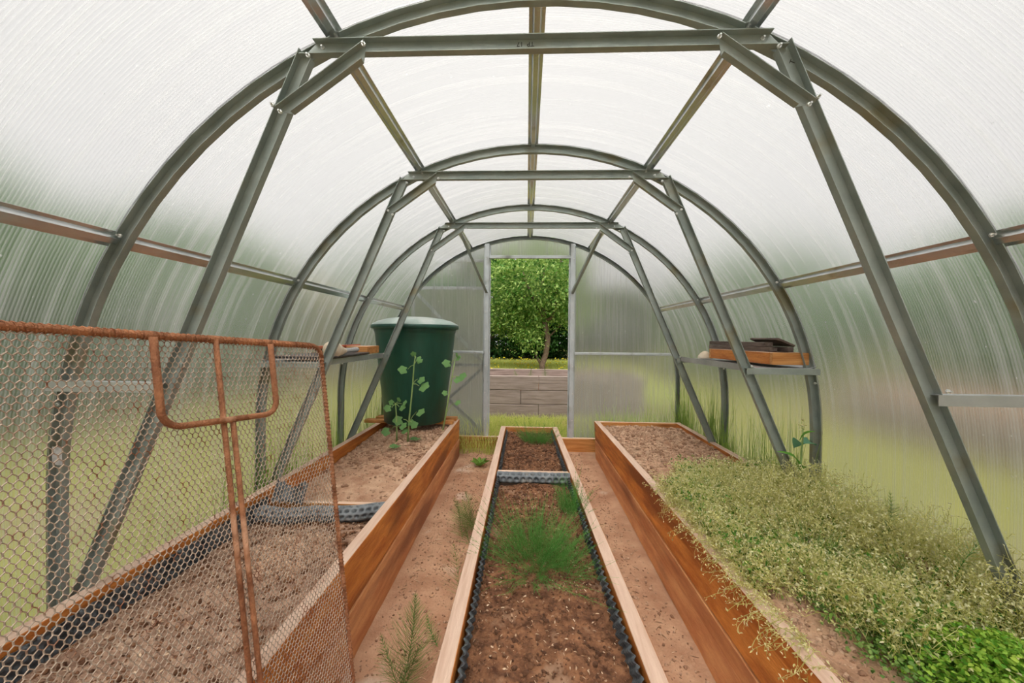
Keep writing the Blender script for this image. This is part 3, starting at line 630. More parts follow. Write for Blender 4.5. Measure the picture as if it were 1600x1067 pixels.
for cy_ in (ty-ly/2-.0125, ty+ly/2+.0125): rbox(tx, cy_, lx, .025, zt0, zt1, 0, 'tray_end', None, wt, mats=['wood_cross', 'wood_top'])
rbox(tx, ty, lx-.051, ly-.002, zt0+.002, zt0+.012, 0, 'tray_bottom', 'wood_dark', wt)
slats = [(1.285, 2.36, .03, .62, .079, .104, .03, 'lowest dark batten on the wooden tray, nearest the path'), (1.325, 2.38, .04, .60, .079, .100, .0, 'dark weathered batten lying second from the path on the wooden tray'),
         (1.305, 2.40, .045, .64, .105, .130, -.02, 'dark batten lying on top of the others on the wooden tray'), (1.375, 2.34, .035, .58, .079, .106, .07, 'dark batten in the middle of the wooden tray')]
for cx_, cy_, a, b, za, zb_, an, lb in slats:
    S = thing('weathered_batten', (cx_, cy_, zs+za), lb, 'batten', 'dark battens stacked on the wooden tray'); rbox(cx_, cy_, a, b, zs+za, zs+zb_, an, 'batten', 'wood_dark', S)
S = thing('weathered_batten', (1.37, 2.1, zs+.08), 'short dark batten propped askew at the wall side of the wooden tray', 'batten', 'dark battens stacked on the wooden tray')
mb = MB(); P = []
for (dx, dz) in ((-.06, .055), (.03, 0), (.036, .015), (-.054, .07)): P.append((1.385+dx, zs+.106+dz*.7))
mb.hexa([(P[0][0], 2.05, P[0][1]), (P[1][0], 2.05, P[1][1]), (P[1][0], 2.30, P[1][1]), (P[0][0], 2.30, P[0][1]), (P[3][0], 2.05, P[3][1]), (P[2][0], 2.05, P[2][1]), (P[2][0], 2.30, P[2][1]), (P[3][0], 2.30, P[3][1])])
mb.build('batten', 'wood_dark', S, bevel=.002)
cl = thing('crumpled_cloth', (1.27, 2.75, zs), 'small cream cloth wedge behind the wooden tray on the right shelf', 'cloth')
mb = MB(); mb.lathe((1.27, 2.74, zs+.004), [(.05, 0), (.045, .02), (.03, .04), (.012, .052), (.001, .054)], 9); mb.build('cloth', 'cloth_cream', cl, smooth=True)
# ------------------------------------------------------------------ rusty chain-link panel in the left foreground
ya_, yb_ = .36, 1.02
pA, pB = at(0, 509, .48), at(500, 541, 1.02)
def S_(y_, b):
    f_ = (y_-.48)/(1.02-.48); p = pA*(1-f_)+pB*f_; return np.array([p[0]+.105*b, y_, p[2]-b])
sv = thing('mesh_panel', tuple(S_(.7, 1.09)), 'rusty pipe-framed chain-link screen with a U-shaped handle, standing in front of the left bed', 'screen')
BB = 1.085
def rod(pts, r, name, m='rust', seg=8):
    mb = MB(); mb.tube(pts, r, seg); return mb.build(name, m, sv, smooth=True)
rc = .03
corner = [S_(yb_-rc+rc*math.sin(q), rc-rc*math.cos(q)) for q in np.linspace(0, math.pi/2, 7)]
cornerB = [S_(yb_-rc+rc*math.cos(q), BB-rc+rc*math.sin(q)) for q in np.linspace(0, math.pi/2, 7)]
cornerC = [S_(ya_+rc-rc*math.sin(q), BB-rc+rc*math.cos(q)) for q in np.linspace(0, math.pi/2, 7)]
cornerD = [S_(ya_+rc-rc*math.cos(q), rc-rc*math.sin(q)) for q in np.linspace(0, math.pi/2, 7)]
rod(cornerD[3:]+corner, .0068, 'top_rail'); rod(corner[-1:]+cornerB, .0058, 'side_rail'); rod(cornerB[-1:]+cornerC, .006, 'bottom_rail'); rod(cornerC[-1:]+cornerD[:4], .006, 'side_rail')
nrm = unit(np.cross(S_(1, 0)-S_(.5, 0), S_(.5, 1)-S_(.5, 0))); nrm = nrm if nrm[0] > 0 else -nrm    # towards the path and camera
def wrap(fn, L_, pitch, rad, name):
    k = int(L_/pitch*8); P = []
    for i in range(k+1):
        t = i/k*L_; q = 2*math.pi*i/8; c, t1, t2 = fn(t); P.append(c+rad*(math.cos(q)*t1+math.sin(q)*t2))
    mb = MB(); mb.tube(P, .0014, 4, caps=False); mb.build(name, 'rust', sv)
dn = unit(S_(.5, 1)-S_(.5, 0)); al = unit(S_(1, 0)-S_(.5, 0))
Lt = np.linalg.norm(S_(yb_-.03, 0)-S_(ya_+.03, 0))
wrap(lambda t: (S_(ya_+.03, 0)+al*t, nrm, dn), Lt, .0088, .0074, 'wire_wrapping')
wrap(lambda t: (S_(yb_, .03)+dn*t, nrm, al), 1.0, .010, .0064, 'wire_wrapping')
w_, r_, v_ = .00475, .0050, .0048      # strand pitch, rise of a slanting strand, length of a hook
ncol = int((yb_-ya_-.008)/w_); nper = int((BB-.012)/(2*(r_+v_)))
J, K, M4 = np.meshgrid(np.arange(ncol), np.arange(nper), np.arange(5), indexing='ij')
xs_ = np.array([-.06, 1.06, 1.06, -.06, -.06]); bs_ = np.array([0, r_, r_+v_, 2*r_+v_, 2*(r_+v_)]); bs_ = bs_[[0, 1, 2, 3, 4]]
odd = (J % 2 == 1)
xx = np.where(odd, 1-xs_[M4], xs_[M4]); yy = ya_+.004+w_*(J+xx); b = .006+K*2*(r_+v_)+bs_[M4]
b = np.where(b > BB-.004, BB-.004, b)
f_ = (yy-.48)/(1.02-.48); P = pA*(1-f_[..., None])+pB*f_[..., None]; P = P+np.stack([.105*b, 0*b, -b], -1); P[..., 1] = yy
P = P+nrm*((.010*fbm(yy*6, b*4, 2))[..., None]); out = []
for k in range(4):
    A_, B_ = P[:, :, k].reshape(-1, 3), P[:, :, k+1].reshape(-1, 3)
    if k in (1, 3): out.append(prisms(A_, B_, .0009, .0009, 3)); continue
    rising = ((B_[:, 1] > A_[:, 1]) == False)      # strands rising away from the camera lie in front
    o_ = np.where(rising, .0011, -.0011)[:, None]*nrm; rr_ = np.where(rising, .0011, .00075); out.append(prisms(A_+o_, B_+o_, rr_, rr_, 4))
V, Q = merge(out); o = build('chain_link_wire', V, Q, 'rusty_wire', sv); o['kind'] = 'stuff'
# U handle and double stanchion
hy0, hy1, hb = .640, .862, .168
fo = nrm*.012
def H(y_, b): return S_(y_, b)+fo
pts = [H(hy0, .004), H(hy0, hb-.03)]+[H(hy0+.03-.03*math.cos(q), hb-.03+.03*math.sin(q)) for q in np.linspace(.2, math.pi/2, 6)]
pts += [H(hy1-.03+.03*math.sin(q), hb-.03+.03*math.cos(q)) for q in np.linspace(0, math.pi/2-.2, 6)]+[H(hy1, hb-.03), H(hy1, .004)]
rod(pts, .0062, 'handle', seg=10)
rod([S_(.748, .0)+nrm*.004, S_(.748, BB)+nrm*.004], .0052, 'stanchion'); rod([S_(.762, hb)+nrm*.010, S_(.766, BB)+nrm*.010], .0052, 'stanchion')
for yy in (hy0, .748, hy1):
    mb = MB(); c = S_(yy, 0); mb.tube([c-al*.008, c+al*.008], .0086, 10); mb.build('clamp', 'rust', sv, smooth=True)
# ------------------------------------------------------------------ plants
def feather(base, tip, n_w, Lb, r=.0016, per=9, droop=.35, sub=0):
    """horsetail-like stem with whorls of needle branches"""
    base, tip = np.array(base, float), np.array(tip, float); ax = unit(tip-base); h = np.linalg.norm(tip-base)
    P0, P1, ra, rb = [], [], [], []
    k = 8; bend = unit(np.cross(ax, rng.normal(size=3)))*h*.05
    sp = lambda t: base+(tip-base)*t+bend*math.sin(math.pi*t)
    for i in range(k): P0.append(sp(i/k)); P1.append(sp((i+1)/k)); ra.append(r*(1-.7*i/k)); rb.append(r*(1-.7*(i+1)/k))
    a = unit(np.cross(ax, np.array([.3, .9, .1]))); b = np.cross(ax, a)
    for i in range(n_w):
        t = .06+.92*i/n_w; L_ = Lb*(.35+1.3*math.sin(math.pi*(.15+.8*t))**1.0)*(1.15-t)*.9; c = sp(t)
        for j in range(per):
            q = 2*math.pi*j/per+i*.6+rng.normal(0, .15); d = unit(math.cos(q)*a+math.sin(q)*b+ax*(.55+.6*t)+rng.normal(0, .08, 3))
            m_ = c+d*L_*.55; e = m_+unit(d+ax*.3-np.array([0, 0, droop]))*L_*.45
            P0 += [c, m_]; P1 += [m_, e]; ra += [r*.38, r*.3]; rb += [r*.3, r*.1]
            if sub:
                d2 = unit(d+rng.normal(0, .5, 3)); P0.append(m_); P1.append(m_+d2*L_*.35); ra.append(r*.25); rb.append(r*.1)
    return prisms(P0, P1, ra, rb)
def fp(lab, parts, m='fern_green', cat='plant', name='horsetail', group=None):
    V, Q = merge(parts); o = build(name, V, Q, m); tag(o, lab, cat, group); return o
b0 = az(626, 1085, .012); fp('tall feathery horsetail growing in the left path beside the wire screen', [feather(b0, b0+[.015, .1, .25], 28, .10, .0016, 8, .15, 0), feather(b0, b0+[-.085, .05, .15], 16, .055, .0013, 7), feather(b0+[.01, 0, 0], b0+[.05, .07, .12], 14, .05, .0012, 8)], group='feathery horsetails in the paths')
b0 = az(684, 1010, .012)
fp('small horsetail lying against the middle bed in the left path', [feather(b0, b0+[-.065, .09, .05], 11, .032, .0014, 8)], 'dill_green', group='feathery horsetails in the paths')
b0 = az(716, 935, .012); fp('sparse arching horsetail by the middle bed, halfway along the left path', [feather(b0, b0+[-.05, .13, .17], 13, .085, .0012, 6)], group='feathery horsetails in the paths')
b0 = az(738, 835, .012); fp('dense dull green horsetail clump by the middle bed, farther along the left path', [feather(b0+[rng.normal(0, .02), rng.normal(0, .05), 0], b0+[-.02-.10*rng.random(), rng.normal(.04, .1), .14+.08*rng.random()], 16, .08, .0014, 8) for _ in range(5)], group='feathery horsetails in the paths')
b0 = az(1055, 905, .012); fp('tiny sprig of horsetail in the right path', [feather(b0, b0+[.02, .06, .07], 8, .05, .001, 6)], group='feathery horsetails in the paths')
def dill(cx, cy, z0, nst, spx, spy, h, dens=1.0, lean=.3):
    parts = []
    for _ in range(nst):
        dx, dy = np.clip(rng.normal(0, 1), -1.7, 1.7)*spx, np.clip(rng.normal(0, 1), -1.7, 1.7)*spy; b = np.array([cx+dx*.55, cy+dy*.55, z0]); hh = h*rng.uniform(.6, 1.15)
        tip = b+np.array([dx*.9+rng.normal(0, .02), dy*.9+rng.normal(0, .02), hh]); parts.append(feather(b, tip, 8, .024*dens, .0010, 4, -.25, 0))
    return parts
pd = dill(.02, 1.60, .165, 300, .115, .16, .15)+dill(.13, 1.52, .165, 70, .08, .08, .10); fp('large bright green dill clump in the middle bed', pd, 'dill_green', 'plant', 'dill_clump', 'dill clumps in the middle bed')
pd = dill(.225, 2.0, .18, 80, .04, .09, .17); fp('smaller dill clump against the right edge of the middle bed', pd, 'dill_green', 'plant', 'dill_clump', 'dill clumps in the middle bed')
pd = dill(.085, 3.25, .18, 150, .085, .06, .18); fp('rounded dill clump at the doorway end of the middle bed', pd, 'dill_green', 'plant', 'dill_clump', 'dill clumps in the middle bed')
# lobed seedlings by the barrel
def lobed(c, d, size, up_v=(0, 0, 1), droop=.3):
    d = unit(np.array(d, float)); s = unit(np.cross(d, np.array(up_v, float))); u = np.cross(s, d); c = np.array(c, float)
    n_ = 20; V = [c+d*size*.32-u*size*.02]
    for k in range(n_):
        q = 2*math.pi*k/n_; rr = size*.5*(1+.13*math.cos(5*q))*(1-.45*max(0, math.cos(q-math.pi))**6)
        V.append(c+d*(size*.42+rr*math.cos(q))+s*rr*math.sin(q)*1.05-u*droop*size*(rr/size*2)**2*.5+u*.03*size*math.cos(5*q))
    return np.array(V), np.array([[0, 1+k, 1+(k+1) % n_] for k in range(n_)])
def seedling(lab, stem, lv):
    o = thing('cucumber_seedling', tuple(stem[0]), lab, 'seedling', 'broad-leaved seedlings in front of the barrel')
    mb = MB(); mb.tube(stem, np.linspace(.007, .004, len(stem)), 7); mb.build('stem', 'plant_stem', o, smooth=True)
    for (p, d, sz, sp) in lv:
        s0 = min(stem, key=lambda q: np.linalg.norm(np.array(q)-p)*(1 if q[2] < p[2]+.02 else 1.6))
        mb = MB(); mid = (np.array(s0)+p)/2+np.array([0, 0, .008]); mb.tube([s0, mid, p], [.003, .0025, .002], 5); mb.build('leaf_stalk', 'plant_stem', o)
        V, Q = lobed(p, d, sz, (rng.normal(0, .2), -.75, .75)); build('leaf', V, Q, 'cucumber_leaf', o, smooth=True)
Yp = 2.72
def LV(lst, Y): return [(at(u, v, Y+rng.uniform(-.05, .03)), (dx, -.35, dz), s, 0) for u, v, dx, dz, s in lst]
seedling('tallest seedling in front of the barrel', [at(637, 690, Yp), at(639, 660, Yp), at(642, 630, Yp), at(645, 600, Yp), at(647, 570, Yp), at(649, 556, Yp)],
         LV([(637, 577, -.8, .1, .075), (653, 592, .8, -.1, .06), (655, 603, .9, .1, .085), (650, 560, .9, .2, .045), (647, 557, -.2, .9, .04), (653, 562, .5, -.2, .045), (651, 643, .8, .1, .07), (630, 655, -.8, 0, .08), (644, 660, .6, -.5, .055), (640, 656, .4, -.6, .05)], Yp))
seedling('short bushy seedling left of the tallest one before the barrel', [at(620, 692, Yp), at(620, 665, Yp), at(619, 645, Yp), at(618, 632, Yp)],
         LV([(612, 637, -.8, .1, .06), (616, 630, -.7, .4, .045), (624, 636, .8, .1, .055), (628, 631, .7, .4, .05), (625, 664, .7, 0, .06), (610, 672, -.9, -.1, .07), (622, 628, .2, .8, .04), (628, 672, .8, 0, .05)], Yp))
Yc = 2.92
seedling('slender seedling at the right side of the barrel', [at(692, 672, Yc), at(697, 645, Yc), at(702, 615, Yc), at(706, 590, Yc), at(711, 562, Yc)],
         LV([(705, 567, -.9, .1, .075), (712, 560, .7, .3, .05), (710, 590, .9, -.2, .07), (700, 613, -.8, 0, .05), (716, 588, .9, .2, .075), (711, 628, .8, 0, .05), (712, 558, .2, .7, .04)], Yc))
b0 = az(628, 705, .33); 
for q, (u, v) in enumerate(((616, 702), (648, 690))):
    o = thing('tiny_sprout', tuple(az(u, v, .33)), ('tiny green sprout left of the short seedling on the sandy soil', 'tiny grey-green sprout right of the seedling stems')[q], 'sprout')
    p = az(u, v, .33)
    for j in range(3): V, Q = lobed(p+[0, 0, .02], (math.cos(2.1*j), math.sin(2.1*j), .3), .05); build('leaf', V, Q, 'cucumber_leaf', o, smooth=True)
# small broad plant on the floor by the sill, left
o = thing('plantain_weed', tuple(az(750, 722, .01)), 'low broad-leaved weed on the path beside the sill, left of the middle bed', 'weed')
p = az(750, 728, .01)
for j in range(7): V, Q = leaves([p], [(math.cos(.9*j), math.sin(.9*j), .8)], .10, .04); build('leaf', V, Q, 'weed_green', o)
# tall broad-leaved plant at the right wall
pb_ = az(1249, 775, .33); Yq = pb_[1]
o = thing('dock_plant', tuple(pb_), 'tall broad-leaved weed with upright stem at the foot of the middle right arch', 'plant')
mb = MB(); mb.tube([pb_, at(1251, 735, Yq), at(1253, 700, Yq), at(1255, 682, Yq), at(1254, 666, Yq)], [.005, .0045, .004, .003, .002], 7); mb.build('stem', 'plant_stem', o, smooth=True)
def bl(p, tip, w, m_='broad_leaf'):
    p, tip = np.array(p), np.array(tip); d = tip-p; L_ = np.linalg.norm(d); ts = np.linspace(0, 1, 9); sd = unit(np.cross(d, np.array([.1, -.5, .9]))); u = unit(np.cross(sd, d)); V = []
    for t in ts:
        ww = w*math.sin(math.pi*min(1, t*.93+.07))**.8*(1-.3*t); c = p+d*t+u*L_*.14*math.sin(math.pi*t)
        V += [c-sd*ww/2+u*ww*.2, c, c+sd*ww/2+u*ww*.2]
    Q = np.array([q for i in range(8) for q in ([3*i, 3*i+1, 3*i+4, 3*i+3], [3*i+1, 3*i+2, 3*i+5, 3*i+4])]); build('leaf', V, Q, m_, o, smooth=True)
bl(at(1250, 734, Yq), at(1213, 705, Yq-.08), .035); bl(at(1250, 688, Yq), at(1275, 674, Yq-.06), .035); bl(at(1252, 692, Yq), at(1240, 700, Yq+.1), .07, 'pale_leaf')
bl(at(1254, 692, Yq), at(1268, 700, Yq+.1), .06, 'pale_leaf'); bl(at(1250, 735, Yq), at(1262, 730, Yq-.05), .045); bl(at(1262, 765, Yq-.05), at(1313, 759, Yq-.1), .035); bl(at(1248, 770, Yq-.05), at(1232, 750, Yq-.1), .05, 'pale_leaf')
V, Q = clods(np.array([at(1254+rng.normal(0, 3), 668+rng.uniform(-14, 8), Yq) for _ in range(16)]), np.full(16, .006)); build('seed_head', V, Q, 'seed_pale', o)
# grass along the walls, inside
def blades(X, Y, Z, h, w, lean=.35, segs=3):
    n_ = len(X); a = rng.uniform(0, 6.28, n_); L_ = np.abs(rng.normal(0, lean, n_)); d = np.stack([np.cos(a)*L_, np.sin(a)*L_, np.zeros(n_)], -1)
    P = [np.stack([X, Y, Z], -1)]
    for k in range(1, segs+1):
        t = k/segs; P.append(P[0]+d*(h*t**2)[:, None]+np.stack([0*h, 0*h, h*(t-.22*L_*t**2)], -1))
    out = []
    for k in range(segs): out.append(prisms(P[k], P[k+1], w*(1-.8*k/segs), w*(1-.8*(k+1)/segs)+.0001))
    return merge(out)
def strip(n_, x0, x1, y0, y1, h0, h1, w, lean, lab, m_='grass_green', z=0.0, name='tall_grass', clump=0):
    X, Y = rng.uniform(x0, x1, n_), rng.uniform(y0, y1, n_)
    if clump:
        cy = rng.uniform(y0, y1, clump); i = rng.integers(0, clump, n_); Y = np.clip(cy[i]+rng.normal(0, .035, n_), y0, y1)
    h = rng.uniform(h0, h1, n_)*rng.uniform(.5, 1, n_); V, Q = blades(X, Y, np.full(n_, z), h, w, lean)
    V[:, 0] = np.clip(V[:, 0], -1.484, 1.484); V[:, 1] = np.minimum(V[:, 1], 3.68); o = build(name, V, Q, m_); tag(o, lab, 'grass', kind='stuff'); return o
strip(1500, 1.41, 1.465, 1.95, 3.6, .16, .85, .0024, .12, 'tall green grass between the right bed and the wall', clump=46)
strip(500, 1.41, 1.47, .9, 1.95, .25, .55, .0022, .12, 'thinner grass at the foot of the right wall near the weeds', clump=9)
strip(700, -1.47, -1.37, 1.6, 3.6, .25, .80, .0022, .12, 'tall thin grass between the left bed and the wall', clump=16)
strip(200, -1.475, -1.36, .5, 1.6, .25, .5, .0014, .2, 'sparse thin grass behind the wire screen at the left wall', clump=10)
strip(600, .66, 1.42, 3.50, 3.62, .20, .62, .0022, .22, 'wild grass behind the right bed along the end wall', clump=14)
strip(330, -1.0, -.28, 3.50, 3.61, .12, .45, .0020, .35, 'wild grass beside the barrel along the end wall', clump=9, m_='lawn_blade')
# pale weeds on the right bed
def in_weeds(x, y):
    left = np.where(y < 1.15, .80+(1.15-y)*.40, .66+(.0 if True else 0)*y); ok = (x > left) & (y < 2.3-.35*(x < .85)) & (y > .55) & (((x-1.06)/.15)**2+((y-.83)/.13)**2 > 1)
    return ok & (rng.random(x.shape) < np.clip((2.4-y)/.45, .12, 1))
def weeds(n_, hm):
    X, Y = rng.uniform(.64, 1.44, n_), .55+1.85*rng.random(n_)**1.05; k = in_weeds(X, Y); X, Y = X[k], Y[k]; n_ = len(X)
    Hh = hm*(.45+.75*(fbm(X*4+2, Y*4, 3)+.5))*(.45+.55*np.clip((X-.62)/.4, 0, 1))*(1-.5*np.clip((Y-1.6)/.6, 0, 1))*(.6+.8*np.clip(fbm(X*6, Y*6+3, 2)+.5, 0, 1))*(1-.7*G(X, Y, .98, 1.30, .10, .12)-.5*G(X, Y, 1.16, 1.12, .07, .07)-.5*G(X, Y, .9, 1.75, .06, .08)); Z = zright(X, Y); P0 = np.stack([X, Y, Z], -1)
    seg = []; S1 = []
    cur = P0; d = unit(np.stack([rng.normal(-.10, .38, n_), rng.normal(0, .38, n_), np.ones(n_)], -1))
    for k in range(3):
        nx_ = cur+d*(Hh/3)[:, None]; seg.append((cur, nx_)); d = unit(d+rng.normal(0, .33, (n_, 3))+[0, 0, -.05]); cur = nx_
        for _ in range(2):
            dd = unit(d+rng.normal(0, .75, (n_, 3))); e = nx_+dd*rng.uniform(.012, .05, n_)[:, None]; seg.append((nx_, e)); S1.append(e)
            dd2 = unit(dd+rng.normal(0, .7, (n_, 3))); e2 = e+dd2*rng.uniform(.008, .028, n_)[:, None]; seg.append((e, e2)); S1.append(e2)
    A_ = np.vstack([s[0] for s in seg]); B_ = np.vstack([s[1] for s in seg])
    return (A_, B_), np.vstack(S1), P0
(A_, B_), SD, PR = weeds(4300, .20)
k = (SD[:, 2] > .30); SD = SD[k]
wp = thing('pale_weeds', (1.0, 1.4, .33), 'mass of pale yellow-green seeding weeds covering the near half of the right bed', 'weeds', kind='stuff')
V, Q = prisms(A_, B_, .00075, .00055); V[:, 0] = np.minimum(V[:, 0], 1.47); o = build('stems', V, Q, 'weed_pale', wp); o['kind'] = 'stuff'
sel = (rng.random(len(SD)) < .85) & (SD[:, 0] < 1.46); SD = SD[sel]
V, Q = leaves(SD, rng.normal(0, 1, (len(SD), 3))+[0, 0, .3], rng.uniform(.006, .012, len(SD)), rng.uniform(.0034, .0062, len(SD)), .3); o = build('seed_pods', V, Q, 'seed_pale', wp); o['kind'] = 'stuff'
# green understory
n_ = 15000; X, Y = rng.uniform(.68, 1.42, n_), .6+1.75*rng.random(n_); k = in_weeds(X, Y) & ((fbm(X*5+7, Y*5, 3) > -.06) | (rng.random(n_) < .35)); X, Y = X[k], Y[k]
P = np.stack([X, Y, zright(X, Y)+rng.uniform(0, .10, len(X))*(.6+.8*(fbm(X*4, Y*4)+.5))], -1)
V, Q = leaves(P, rng.normal(0, 1, (len(X), 3))+[0, 0, .5], rng.uniform(.010, .024, len(X)), rng.uniform(.005, .011, len(X)), .25); o = build('low_leaves', V, Q, 'weed_green', wp); o['kind'] = 'stuff'
parts = []
for cx_, cy_, nn in ((.98, 1.32, 22), (1.15, 1.62, 8), (.92, 1.80, 8), (1.18, 1.15, 9)): parts += dill(cx_, cy_, .33, nn*3, .08, .07, .13)
fp('dark green feathery dill half hidden in the pale weeds', parts, 'dill_green', 'plant', 'dill_clump')
# stems that hang over the front plank
P0, P1, sd = [], [], []
for _ in range(95):
    y_ = rng.uniform(.95, 1.95) if rng.random() < .8 else rng.uniform(.8, 1.2); p = np.array([.70, y_, .36]); d = unit(np.array([-1, rng.normal(0, .6), rng.uniform(.1, .7)]))
    k = rng.integers(3, 7) if y_ > 1.2 else rng.integers(4, 8)
    for j in range(k):
        e = p+d*rng.uniform(.014, .028); P0.append(p); P1.append(e); d = unit(d+rng.normal(0, .28, 3)+[0, 0, -.22]); p = e
        for _ in range(2):
            q = unit(d+rng.normal(0, .8, 3)); e2 = p+q*rng.uniform(.008, .022); P0.append(p); P1.append(e2); sd += [e2]
        if p[0] < .50: break
V, Q = prisms(P0, P1, .0008, .0006); o = build('overhanging_stems', V, Q, 'weed_pale', wp); o['kind'] = 'stuff'
sd = np.array(sd); V, Q = leaves(sd, rng.normal(0, 1, (len(sd), 3)), rng.uniform(.006, .011, len(sd)), .004, .3); o = build('overhanging_pods', V, Q, 'seed_pale', wp); o['kind'] = 'stuff'
# clover cushion at the near right corner
n_ = 11000; X, Y = rng.normal(1.07, .09, n_), rng.normal(.83, .09, n_); k = (X > .86) & (X < 1.42) & (Y > .5); X, Y = X[k], Y[k]
P = np.stack([X, Y, zright(X, Y)+rng.uniform(.01, .15, len(X))*np.exp(-((X-1.07)/.2)**2-((Y-.83)/.2)**2)], -1)
V, Q = leaves(P, rng.normal(0, 1, (len(X), 3))*[1, 1, .4], rng.uniform(.007, .014, len(X)), rng.uniform(.006, .011, len(X)), .12); o = build('clover_patch', V, Q, 'clover_green'); tag(o, 'bright green cushion of small round leaves at the near end of the right bed', 'plant', kind='stuff')
n_ = 2600; X, Y = rng.uniform(.80, 1.02, n_), rng.uniform(.72, 1.2, n_); k = rng.random(n_) < np.clip(1.2-np.abs(X-.93)*8, 0, 1); X, Y = X[k], Y[k]
P = np.stack([X, Y, zright(X, Y)+rng.uniform(.005, .05, len(X))], -1)
V, Q = leaves(P, rng.normal(0, 1, (len(X), 3))*[1, 1, .4], rng.uniform(.008, .017, len(X)), rng.uniform(.006, .011, len(X)), .12); o = build('chickweed_patch', V, Q, 'fern_green'); tag(o, 'dull green creeping leaves between the bare soil and the clover on the right bed', 'plant', kind='stuff')
b0 = np.array([1.28, 1.55, .42]); b0 = at(1382, 850, 1.36); fp('upright feathery horsetail rising from the pale weeds', [feather(b0, at(1390, 765, 1.36), 14, .05, .0015, 7)], name='horsetail', group='horsetails in the pale weeds')
b0 = at(1490, 905, 1.12); fp('slanting feathery horsetail in the weeds, pointing at the right strut', [feather(b0, at(1552, 832, 1.12), 14, .035, .0013, 7)], 'dill_green', group='horsetails in the pale weeds')
# ------------------------------------------------------------------ outside
ob = thing('planter_bed', (.2, 5.6, 0), 'weathered grey plank bed outside, seen through the doorway', 'planter')
xr, xl, yo, yo2, zt = 1.62, -1.7, 5.20, 6.35, .585
for r in range(3):
    za, zb_ = -.02+r*.2, -.02+(r+1)*.2-.005
    for a, b in ((xl, .15-.25*(r % 2)), (.155-.25*(r % 2), xr)):
        y_ = yo+.004*(r % 2); plank([(a, y_, za), (b, y_, za), (b, y_+.05, za), (a, y_+.05, za), (a, y_, zb_), (b, y_, zb_), (b, y_+.05, zb_), (a, y_+.05, zb_)], 'plank', 'wood_grey', 'wood_grey' if r < 2 else 'wood_grey_top', ob, .005)
    y_ = yo2; plank([(xl, y_, za), (xr, y_, za), (xr, y_+.05, za), (xl, y_+.05, za), (xl, y_, zb_), (xr, y_, zb_), (xr, y_+.05, zb_), (xl, y_+.05, zb_)], 'plank', 'wood_grey', 'wood_grey' if r < 2 else 'wood_grey_top', ob, .005)
    for a in (xl, xr-.05): plank([(a, yo+.055, za), (a+.05, yo+.055, za), (a+.05, yo2-.001, za), (a, yo2-.001, za), (a, yo+.055, zb_), (a+.05, yo+.055, zb_), (a+.05, yo2-.001, zb_), (a, yo2-.001, zb_)], 'end_plank', 'wood_grey', 'wood_grey' if r < 2 else 'wood_grey_top', ob, .005)
V, Q = grid(xl+.06, xr-.06, yo+.06, yo2-.01, .05, lambda x, y: .35+.03*fbm(x*5, y*5)); o = build('bed_soil', V, Q, 'soil_dark', None, True); tag(o, 'dark soil in the grey plank bed outside', 'soil', kind='stuff')
V, Q = merge([feather((.28, 5.35, .48), (.24, 5.33, .70), 10, .07, .003, 6), feather((-.15, 5.3, .48), (-.2, 5.28, .66), 8, .06, .003, 6), feather((.0, 5.4, .48), (.05, 5.38, .68), 8, .06, .003, 6)])
o = build('bed_weeds', V, Q, 'fern_green'); tag(o, 'small leafy weeds rising over the rim of the grey bed outside', 'weeds', kind='stuff')
ob2 = thing('planter_bed', (4.8, 2.5, 0), 'brown plank bed outside, blurred behind the right wall', 'planter')
for r in range(2):
    za, zb_ = 0+r*.25, (r+1)*.25-.005
    for a, b in ((-2, .5), (.505, 3), (3.005, 5.5)):
        for x_ in (4.3, 5.5): plank([(x_, a, za), (x_+.05, a, za), (x_+.05, b, za), (x_, b, za), (x_, a, zb_), (x_+.05, a, zb_), (x_+.05, b, zb_), (x_, b, zb_)], 'plank', 'wood_grey', 'wood_grey', ob2, .005)
    for y_ in (-2.06, 5.51): plank([(4.3, y_, za), (5.55, y_, za), (5.55, y_+.05, za), (4.3, y_+.05, za), (4.3, y_, zb_), (5.55, y_, zb_), (5.55, y_+.05, zb_), (4.3, y_+.05, zb_)], 'end_plank', 'wood_grey', 'wood_grey', ob2, .005)
V, Q = grid(4.36, 5.49, -2, 5.5, .06, lambda x, y: .44+.04*fbm(x*5, y*5)); o = build('bed_soil', V, Q, 'soil_pale', None, True); tag(o, 'pale soil in the brown plank bed outside the right wall', 'soil', kind='stuff')
# lawn blades beyond the doorway
def lawn(n_, x0, x1, y0, y1, h, w, lab):
    X, Y = rng.uniform(x0, x1, n_), rng.uniform(y0, y1, n_); k = ~((X > xl-.05) & (X < xr+.05) & (Y > yo-.05) & (Y < yo2+.1)); X, Y = X[k], Y[k]
    V, Q = blades(X, Y, lawn_z(X, Y)-.01, h*rng.uniform(.4, 1.2, len(X)), w, .6, 2); o = build('lawn_grass', V, Q, 'lawn_blade'); tag(o, lab, 'grass', kind='stuff')
lawn(15000, -1.6, 1.7, 3.80, 5.18, .11, .003, 'short yellow-green grass between the doorway and the grey bed')
lawn(42000, -2.6, 3.2, 6.4, 14.5, .17, .0065, 'meadow grass beyond the grey bed around the tree')
n_ = 260; X, Y = rng.uniform(-3, 4, n_), rng.uniform(9.5, 15, n_); V, Q = clods(np.stack([X, Y, lawn_z(X, Y)+.17], -1), np.full(n_, .028)); o = build('dandelion_heads', V, Q, 'dandelion'); tag(o, 'yellow dandelion flowers dotted over the meadow', 'flowers', kind='stuff')
